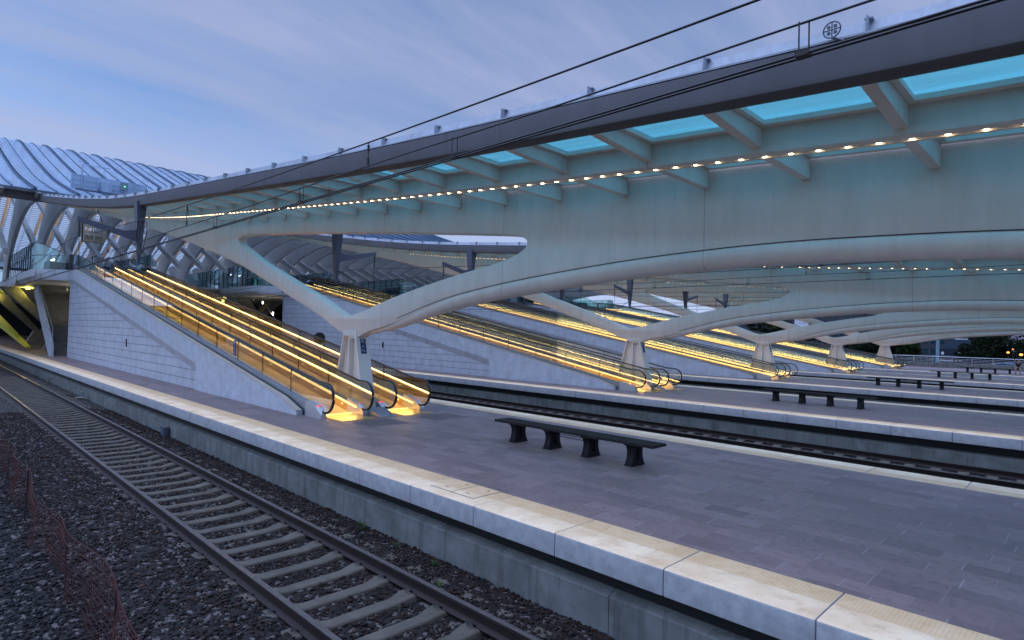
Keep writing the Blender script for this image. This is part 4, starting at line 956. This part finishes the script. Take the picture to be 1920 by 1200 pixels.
b = MB(); b.box(-90.1, -90, 4.9, 5.8, 1.6, 2.9); tag(b.build('red_poster', flat('red_board', (.45, .02, .02), .6), smooth=0), 'red board at the left edge of the picture under the deck', 'board')

# roof maintenance gantry behind the canopy edge
t = empty('maintenance_gantry', (-58, 11, 12.5), 'pale blue maintenance gantry with a small crane standing on the roof behind the canopy', 'gantry')
m_gan = paint('pale_blue_paint', (.36, .50, .66), .45, .15)
b = MB()
for z in (12.95, 13.35, 13.75, 14.12): b.box(-58.05, -57.95, 8.7, 13.9, z-.04, z+.04)
b.box(-58.0, -57.97, 8.75, 13.85, 13.0, 14.05)
for y in (8.7, 9.5, 10.4, 11.2, 12.1, 13.0, 13.9): b.box(-58.09, -57.94, y-.04, y+.04, 12.85, 14.16)
b.build('side_truss', m_gan, t, smooth=0)
b = MB(); b.box(-58.5, -56.8, 8.8, 13.6, 12.62, 12.84); b.box(-57.6, -57.3, 9.4, 10.3, 11.9, 12.62); b.box(-57.6, -57.3, 12.2, 12.8, 12.1, 12.62); b.build('chassis', m_mast, t, smooth=0)
b = MB(); b.box(-57.9, -57.5, 10.6, 11.3, 13.0, 13.8); b.build('control_cabinet', m_gan, t, smooth=0)
b = MB(); b.box(-57.6, -57.3, 11.9, 12.4, 13.35, 13.95); cb2 = b.build('beacon_box', flat('grey_box', (.18, .24, .28), .6), t, smooth=0)
MB().disc((-57.28, 12.15, 13.65), .05, 8, 'x', .03).build('beacon', m_green, cb2, base=(-58, 11, 12.5))
b = MB(); b.tube([(-57.9, 9.35, 12.85), (-57.9, 9.35, 15.0)], .05, 6); b.tube([(-57.9, 9.35, 15.0), (-57.9, 11.2, 15.05)], .035, 6); b.build('crane_arm', m_gan, t)
b = MB(); b.box(-56.9, -56.75, 6, 20, 12.35, 12.47); b.box(-59.4, -59.25, 6, 20, 12.75, 12.87); b.build('rail', m_steel, t, smooth=0)

# ================================================================== BEYOND THE LAST PLATFORM
# parapet fence
t = empty('parapet_fence', (-20, 80.2, 0), 'low concrete parapet with metal posts and rails behind the farthest platform', 'fence')
b = MB(); b.prism_x([(80.05, 0.001), (80.05, .52), (80.32, .55), (80.32, 0.001)], -50, 14); b.build('parapet', m_retain, t, smooth=0)
fp = None
for j in range(21):
    x = -3.3-1.75*j; wide = j % 2
    b = MB(); b.box(x-.035, x+.035, 79.96, 80.04, .55 if wide else .3, 1.22); 
    if not wide: b.loft([[(x-.14, 79.99, .56), (x+.14, 79.99, .56), (x+.14, 80.04, .56), (x-.14, 80.04, .56)], [(x-.03, 79.99, .12), (x+.03, 79.99, .12), (x+.03, 80.04, .12), (x-.03, 80.04, .12)]])
    b.build('fence_post', m_steel, t, smooth=0)
b = MB()
for z, r in ((1.20, .035), (1.0, .012), (.85, .012), (.70, .012)): b.tube([(14, 80.0, z), (-50, 80.0, z)], r, 6)
b.build('fence_rail', m_steel, t)
t = empty('street_lamp', (-13.6, 81.5, -1.2), 'tall blue grey lamp post behind the parapet fence, left of the slate roofed house', 'street lamp')
MB().tube([(-13.6, 81.5, -1.2), (-13.6, 81.5, 4), (-13.6, 81.5, 9.4)], [.17, .16, .11], 10).build('pole', paint('teal_grey_pole', (.20, .30, .36), .4, .05), t)
b = MB(); b.box(-13.9, -12.7, 81.3, 81.7, 9.4, 9.52); b.build('lamp_head', m_steel, t, smooth=0)

# trees
def tree(name, x, y, z0, h, rad, label, seed, dark=1.0, nleaf=3600):
    rr = np.random.default_rng(seed); t = empty(name, (x, y, z0), label, 'tree', 'trees beyond the last platform')
    b = MB(); b.tube([(x, y, z0), (x+.1, y, z0+h*.3), (x+.2, y+.1, z0+h*.75)], [h*.035, h*.026, h*.008], 8)
    for i in range(6):
        a = rr.uniform(0, 6.28); z1 = z0+h*rr.uniform(.25, .5); b.tube([(x+.1, y, z1), (x+math.cos(a)*rad*.35, y+math.sin(a)*rad*.35, z1+h*.14), (x+math.cos(a)*rad*.75, y+math.sin(a)*rad*.75, z1+h*.24)], [h*.014, h*.009, h*.003], 6)
    b.build('trunk', m_bark, t)
    C_ = []; n = 15
    for i in range(n):
        a = rr.uniform(0, 6.28); q = rr.uniform(0, .75)*rad; C_.append((x+math.cos(a)*q, y+math.sin(a)*q, z0+h*rr.uniform(.32, .86), rr.uniform(.28, .5)*rad))
    k = rr.integers(0, n, nleaf); cen = np.array(C_)[k]; d = rr.normal(size=(nleaf, 3)); d /= np.linalg.norm(d, axis=1)[:, None]
    P = cen[:, :3]+d*(cen[:, 3:4]*rr.uniform(.55, 1.05, (nleaf, 1))**.6)*np.array([1, 1, .75])
    s = rr.uniform(.12, .30, (nleaf, 1))*h/9; u = rr.normal(size=(nleaf, 3)); u /= np.linalg.norm(u, axis=1)[:, None]; v = np.cross(u, rr.normal(size=(nleaf, 3))); v /= np.linalg.norm(v, axis=1)[:, None]
    V = np.stack([P-u*s, P-v*s*.6, P+u*s, P+v*s*.6], 1).reshape(-1, 3)-np.array([x, y, z0])
    me = bpy.data.meshes.new('crown'); me.from_pydata(V.tolist(), [], np.arange(nleaf*4).reshape(-1, 4).tolist()); me.materials.append(m_crown if dark >= 1 else m_crown2)
    o = bpy.data.objects.new('crown', me); COL.objects.link(o); o.parent = t; return t
m_bark = flat('bark', (.05, .038, .03), .9); m_crown = leafmat('dark_foliage', (.006, .011, .006), (.020, .030, .014)); m_crown2 = leafmat('mid_foliage', (.012, .024, .009), (.032, .052, .018))
tl = [(-26.5, 104, 7.5, 3.2, 1, 'dark tree just right of the farthest pier'), (-23.5, 106, 8.5, 3.4, 1, 'dark tree between the farthest pier and the lamp post'), (-20.3, 103, 6.5, 2.4, 0, 'greener low tree beside the lamp post'),
      (-15.2, 128, 9.5, 3.6, 1, 'big dark tree just right of the slate roofed house'), (-13.4, 116, 8.0, 3.0, 1, 'dark tree behind the fence, middle of the right hand group'), (-11.6, 118, 9.0, 3.0, 1, 'tall dark tree left of the lilac building'),
      (-16.5, 140, 12, 4.5, 1, 'tallest dark tree rising behind the slate roofed house'), (-50, 120, 11, 4.2, 1, 'dark tree seen through the gap above the third pier'), (-45.5, 121, 10.5, 4.0, 0, 'green tree seen through the gap above the third pier, right one'),
      (-41, 119, 8.5, 3.6, 0, 'bushy tree low in the gap right of the third pier'), (-30, 122, 7.0, 3.4, 1, 'dark tree left of the farthest pier'), (-34.5, 125, 7.0, 3.2, 1, 'dark tree behind the fourth pier'), (-9.5, 135, 8, 3.2, 1, 'dark tree under the lilac building')]
for i, (x, y, h, r, dk, l) in enumerate(tl): tree('broadleaf_tree', x, y, -2.6, h, r, l, 100+i, dk)
for i, (xa, xb, y, l) in enumerate([(-24, -17.2, 98, 'clipped dark green hedge in front of the slate roofed house')]):
    n = 9000; P = np.stack([rng.uniform(xa, xb, n), rng.uniform(y-.6, y+.6, n), rng.uniform(-2.4, .55, n)+rng.normal(0, .06, n)], 1)
    u = rng.normal(size=(n, 3))*.07; v = rng.normal(size=(n, 3))*.07; V = np.stack([P-u, P-v, P+u, P+v], 1).reshape(-1, 3)
    me = bpy.data.meshes.new('hedge'); me.from_pydata(V.tolist(), [], np.arange(n*4).reshape(-1, 4).tolist()); me.materials.append(m_crown2); o = bpy.data.objects.new('hedge', me); COL.objects.link(o); tag(o, l, 'hedge')

# slate roofed house
t = empty('house', (-18.2, 132, -2.6), 'low brick house with a dark slate hipped mansard roof and white dormers behind the fence', 'house')
m_brick = paint('dark_brick', (.10, .055, .045), .8, .15, 3, False); m_slate = paint('blue_slate', (.014, .022, .036), .8, .12, 4, True, .08)
X0, X1, Y0, Y1 = -21.6, -14.9, 128, 137
MB().box(X0, X1, Y0, Y1, -2.6, .62).build('wall', m_brick, t, smooth=0)
MB().box(X0-.02, X1+.02, Y0-.04, Y0-.005, -.25, -.05).build('string_course', m_signw, t, smooth=0)
def hip(x0, x1, y0, y1, z): return [(x0, y0, z), (x1, y0, z), (x1, y1, z), (x0, y1, z)]
b = MB(); b.loft([hip(X0-.35, X1+.35, Y0-.35, Y1+.35, .62), hip(X0+.15, X1-.15, Y0+.1, Y1-.1, 1.9), hip(X0+2.0, X1-2.3, Y0+2.4, Y1-2.4, 3.55)]); rf = b.build('roof', m_slate, t, smooth=0)
MB().box(X0-.45, X1+.45, Y0-.45, Y0-.3, .55, .68).build('eaves_gutter', m_steel, t, smooth=0)
for x in (-20.6, -18.2, -16.1):
    b = MB(); b.box(x-.32, x+.32, Y0-.30, Y0+.35, .80, 1.45); dm = b.build('dormer', m_slate, t, smooth=0)
    MB().box(x-.2, x+.2, Y0-.325, Y0-.302, .88, 1.35).build('dormer_window', m_signw, dm, base=(-18.2, 132, -2.6), smooth=0)
for x in (-20.3, -18.4, -16.5): MB().box(x-.4, x+.4, Y0-.03, Y0-.002, -1.9, -.5).build('window', flat('dark_window', (.02, .03, .04), .2), t, smooth=0)
MB().box(-19.4, -17.6, 131.5, 132, 3.5, 3.75).build('roof_frame', m_signw, t, smooth=0)

# lilac apartment block
t = empty('apartment_building', (-11, 152, -2.6), 'pale lilac apartment block with dark windows and a dark top storey at the right edge', 'building')
m_lil = paint('lilac_render', (.40, .36, .44), .8, .08); m_win = flat('night_window', (.015, .02, .03), .15)
MB().box(-14.2, -5, 150, 160, -2.6, 6.9).build('wall', m_lil, t, smooth=0); MB().box(-14.6, -4.6, 149.6, 160.4, 6.9, 9.6).build('top_storey', flat('navy_cladding', (.02, .035, .08), .5), t, smooth=0)
for z in (-.2, 2.3, 4.6):
    for x in (-13.4, -11.3, -9.2, -7.1): MB().box(x-.35, x+.35, 149.95, 149.998, z, z+1.5).build('window', m_win, t, smooth=0)
MB().box(-14.0, -9, 148.9, 149.99, 1.3, 1.5).build('awning', m_dark, t, smooth=0)
for i, (x, y, z, r) in enumerate([(-8.9, 97, 1.78, .16), (-7.7, 97.5, 1.55, .20), (-8.7, 100, 2.2, .08)]):
    t = empty('street_light', (x, y, -2.6), ['warm orange street light at the right edge, brightest of the three', 'warm orange street light farthest right', 'small orange light above the other two'][i], 'street light', 'orange street lights at the right edge')
    MB().tube([(x, y, -2.6), (x, y, z-r)], .04, 6).build('pole', m_dark, t)
    b = MB(); b.loft([[(x+r*math.sin(R(p))*math.cos(a), y+r*math.sin(R(p))*math.sin(a), z+r*.7*math.cos(R(p))) for a in [k*math.pi/5 for k in range(10)]] for p in (12, 45, 90, 135, 168)]); b.build('globe', emit('orange_globe', (1, .33, .06), 3.2), t)

# long dark office buildings far behind
def block(x0, x1, y, z1, label, cols, rows, name='office_building', wcol=(.012, .04, .055), wall=(.03, .035, .05)):
    t = empty(name, ((x0+x1)/2, y, -2.6), label, 'building', 'buildings far behind the platforms')
    MB().box(x0, x1, y, y+14, -2.6, z1).build('wall', paint('dark_cladding', wall, .6, .1), t, smooth=0)
    MB().box(x0-.3, x1+.3, y-.4, y+14.4, z1, z1+.5).build('roof', m_slate, t, smooth=0)
    wd = (x1-x0)/cols; wmat = flat('dim_window', wcol, .12); wi = None
    for r in range(rows):
        for c in range(cols):
            if (c*7+r*3) % 5 == 0: continue
            x = x0+wd*(c+.5); z = z1-1.1-2.9*r
            if wi is None: wi = MB().box(-wd*.3, wd*.3, -.06, -.003, -1.0, .5).build('window', wmat, t, base=(0, 0, 0), smooth=0); o = wi
            else: o = wi.copy(); COL.objects.link(o); o.parent = t
            o.location = (x-(x0+x1)/2, 0, z+2.6)
block(-82, -44, 222, 12.6, 'long dark office building seen through the gap above the fourth pier', 22, 4)
block(-41, -24, 200, 5.0, 'low dark building between the fourth and the farthest pier', 9, 2)
block(-112, -88, 215, 10.2, 'dark blue building seen left of the trees above the third pier', 10, 4, wcol=(.05, .12, .2))
t = empty('white_billboard', (-62, 180, -2.6), 'white blank board standing above the trees, seen through the gap left of the fourth pier', 'billboard')
MB().box(-64.2, -60.4, 180, 180.2, 6.6, 9.2).build('board', m_signw, t, smooth=0); b = MB(); b.box(-63.6, -63.4, 180.05, 180.2, -2.6, 6.6); b.box(-61.2, -61.0, 180.05, 180.2, -2.6, 6.6); b.build('board_post', m_dark, t, smooth=0)

# blue car parked beyond the fence
cx, cy, cz = -8.0, 87.5, -.95
b = MB(); b.box(-30, 14, 84, 92, -2.7, cz); tag(b.build('access_road', flat('asphalt', (.05, .05, .055), .8), smooth=0), kind='structure')
t = empty('parked_car', (cx, cy, cz), 'blue car parked on the road beyond the fence at the right', 'car')
prof = [(-2.1, .25), (-2.15, .75), (-2.0, .95), (-1.55, 1.02), (-.95, 1.50), (-.1, 1.60), (.75, 1.55), (1.25, 1.10), (1.95, .95), (2.1, .7), (2.08, .25)]
b = MB(); b.loft([[(cx+x*.98, cy-.80, cz+z) for x, z in prof], [(cx+x, cy-.66 if False else cy-.72, cz+z) for x, z in prof], [(cx+x, cy+.72, cz+z) for x, z in prof], [(cx+x*.98, cy+.80, cz+z) for x, z in prof]])
b.build('body', flat('blue_car_paint', (.02, .16, .42), .25, .2), t, smooth=30)
for s in (-.805, .805):
    b = MB(); b.prism_y([(cx-1.35, cz+1.03), (cx-.9, cz+1.42), (cx-.12, cz+1.50), (cx-.12, cz+1.03)], cy+s-.004, cy+s+.004); b.prism_y([(cx-.02, cz+1.03), (cx-.02, cz+1.50), (cx+.68, cz+1.46), (cx+1.05, cz+1.06)], cy+s-.004, cy+s+.004); b.build('side_window', m_win, t, smooth=0)
for wx in (-1.35, 1.35):
    for s in (-.74, .74):
        b = MB(); b.disc((cx+wx, cy+s, cz+.32), .32, 18, 'y', .2); wh = b.build('tyre', m_blackrub, t); b = MB(); b.disc((cx+wx, cy+s*1.02, cz+.32), .19, 12, 'y', .2); b.build('rim', m_steel, wh, base=(cx, cy, cz))

# ------------------------------------------------------------------ seated person on the farthest bench
def skin_body(name, nodes, edges, mat, parent, base, root=0, sub=2):
    me = bpy.data.meshes.new(name); me.from_pydata([tuple(Vector(n[:3])) for n in nodes], edges, []); o = bpy.data.objects.new(name, me); COL.objects.link(o)
    o.parent = parent; o.modifiers.new('Skin', 'SKIN'); o.modifiers.new('Subsurf', 'SUBSURF').levels = sub; o.modifiers['Subsurf'].render_levels = sub
    if not me.skin_vertices: bpy.context.view_layer.update()
    for i, n in enumerate(nodes):
        me.skin_vertices[0].data[i].radius = (n[3], n[4] if len(n) > 4 else n[3]); me.skin_vertices[0].data[i].use_root = i == root
    me.materials.append(mat); return o
PB = (-5.75, 70.55, 0)
tp = empty('person', PB, 'person in dark shirt and black shorts sitting on the right end of the farthest bench', 'person')
# local: sits facing the camera side (-y), seat .46 high
body = [(0, 0, .56, .13, .11), (0, .01, .74, .13, .10), (0, -.02, .92, .155, .10), (0, -.04, 1.03, .10, .08), (0, -.05, 1.12, .052), (0, -.07, 1.20, .075, .085), (0, -.085, 1.30, .082, .095), (0, -.08, 1.37, .05),
        (-.17, -.03, 1.0, .055), (-.22, -.10, .78, .043), (-.13, -.30, .66, .032), (-.08, -.37, .64, .028), (.17, -.03, 1.0, .055), (.22, -.10, .78, .043), (.13, -.30, .66, .032), (.07, -.37, .64, .028),
        (-.10, -.03, .54, .095), (-.13, -.44, .55, .07), (-.14, -.47, .28, .05), (-.14, -.45, .09, .035), (-.14, -.56, .04, .032), (.10, -.03, .54, .095), (.14, -.44, .55, .07), (.16, -.50, .28, .05), (.17, -.49, .09, .035), (.18, -.60, .04, .032)]
ed = [(0, 1), (1, 2), (2, 3), (3, 4), (4, 5), (5, 6), (6, 7), (3, 8), (8, 9), (9, 10), (10, 11), (3, 12), (12, 13), (13, 14), (14, 15), (0, 16), (16, 17), (17, 18), (18, 19), (19, 20), (0, 21), (21, 22), (22, 23), (23, 24), (24, 25)]
skin_body('body', body, ed, m_skin, tp, PB)
g_ = .018
skin_body('shirt', [(x, y, z, r+g_, (q[0] if q else r)+g_) for x, y, z, r, *q in (body[0], body[1], body[2], body[3], body[8], (-.20, -.07, .88, .055), body[12], (.20, -.07, .88, .055))], [(0, 1), (1, 2), (2, 3), (3, 4), (4, 5), (3, 6), (6, 7)], m_cloth, tp, PB)
skin_body('shorts', [(0, 0, .57, .145, .12), (-.10, -.05, .545, .11), (-.13, -.36, .555, .092), (.10, -.05, .545, .11), (.14, -.36, .555, .092)], [(0, 1), (1, 2), (0, 3), (3, 4)], m_short, tp, PB)
skin_body('hair', [(0, -.055, 1.36, .082, .085), (0, -.04, 1.27, .07, .07)], [(0, 1)], m_hair, tp, PB)
for i, (x, y) in enumerate(((-.14, -.46), (.17, -.50))): skin_body('shoe', [(x, y, .05, .05), (x*1.05, y-.14, .04, .045)], [(0, 1)], m_shoe, tp, PB)
for s in (-1, 1):
    hn = [(s*.07, -.38, .64, .026), (s*.045, -.42, .635, .024)]; he = [(0, 1)]
    for f in range(4): b0_ = len(hn); hn += [(s*(.03+.014*f), -.45, .63, .008), (s*(.01+.016*f), -.47, .615-.003*f, .007)]; he += [(1, b0_), (b0_, b0_+1)]
    hn += [(s*.03, -.41, .66, .009), (s*.012, -.44, .665, .008)]; he += [(0, len(hn)-2), (len(hn)-2, len(hn)-1)]
    skin_body('hand', hn, he, m_skin, tp, PB, 0, 1)
b = MB()
for s in (-.03, .03): b.disc((PB[0]+s, PB[1]-.182, 1.295), .009, 6, 'y', .006)
b.build('eye', m_dark, tp); MB().tube([(PB[0], PB[1]-.175, 1.285), (PB[0], PB[1]-.20, 1.255)], [.008, .014], 6).build('nose', m_skin, tp)

# ------------------------------------------------------------------ orange safety netting in the foreground
t = empty('safety_net', (-9, 1.5, -.95), 'sagging orange plastic safety net on thin dark posts at the lower left', 'safety net')
posts = [(-4.2, 1.46, .02), (-6.9, 1.52, .04), (-9.2, 1.50, -.03), (-12.9, 1.50, .05), (-16.5, 1.6, .1), (-20.5, 1.5, 0), (-25, 1.55, 0)]
for x, y, ln in posts: MB().tube([(x, y, -1.05), (x+ln, y+ln*.3, -.08)], .012, 6).build('post', m_dark, t)
b = MB(); xs = np.arange(-25, -3.2, .045)
def nettop(x):
    for a, c in zip(posts, posts[1:]):
        if c[0] <= x <= a[0]: f = (x-c[0])/(a[0]-c[0]); return -.10-.16*4*f*(1-f)*(.5+.5*math.sin(x)), c[1]+(a[1]-c[1])*f+.05*math.sin(x*2.3)
    return -.12, 1.5
rowsn = 15; pts = {}
for i, x in enumerate(xs):
    zt, yy = nettop(x)
    for r in range(rowsn): f = r/(rowsn-1); pts[i, r] = (x+.02*math.sin(r*1.3+x*3), yy+.06*math.sin(x*1.7+r*.4)*f+.04*math.sin(x*5.1)*f, zt-(zt+1.0)*f)
def strand(a, c, r=.0028):
    a, c = Vector(a), Vector(c); n0 = len(b.v); d = (c-a).normalized(); u = d.cross(Vector((0, 1, .2))).normalized()*r; v = d.cross(u).normalized()*r
    for q in (a, c): b.v.extend([tuple(q+u), tuple(q-u*.5+v), tuple(q-u*.5-v)])
    for k in range(3): b.face((n0+k, n0+(k+1) % 3, n0+3+(k+1) % 3, n0+3+k))
for i in range(len(xs)-1):
    for r in range(rowsn):
        strand(pts[i, r], pts[i+1, r], .007 if r in (0, 2) else .0035)
        if r < rowsn-1 and i % 2 == 0: strand(pts[i, r], pts[i, r+1])
b.build('netting', m_net, t, smooth=0, fix=False)
b = MB(); b.box(-9, 3, .42, .52, -1.02, -.90); tag(b.build('cable_duct', m_retain, smooth=0), 'low concrete cable duct edge at the bottom left corner', 'cable duct')
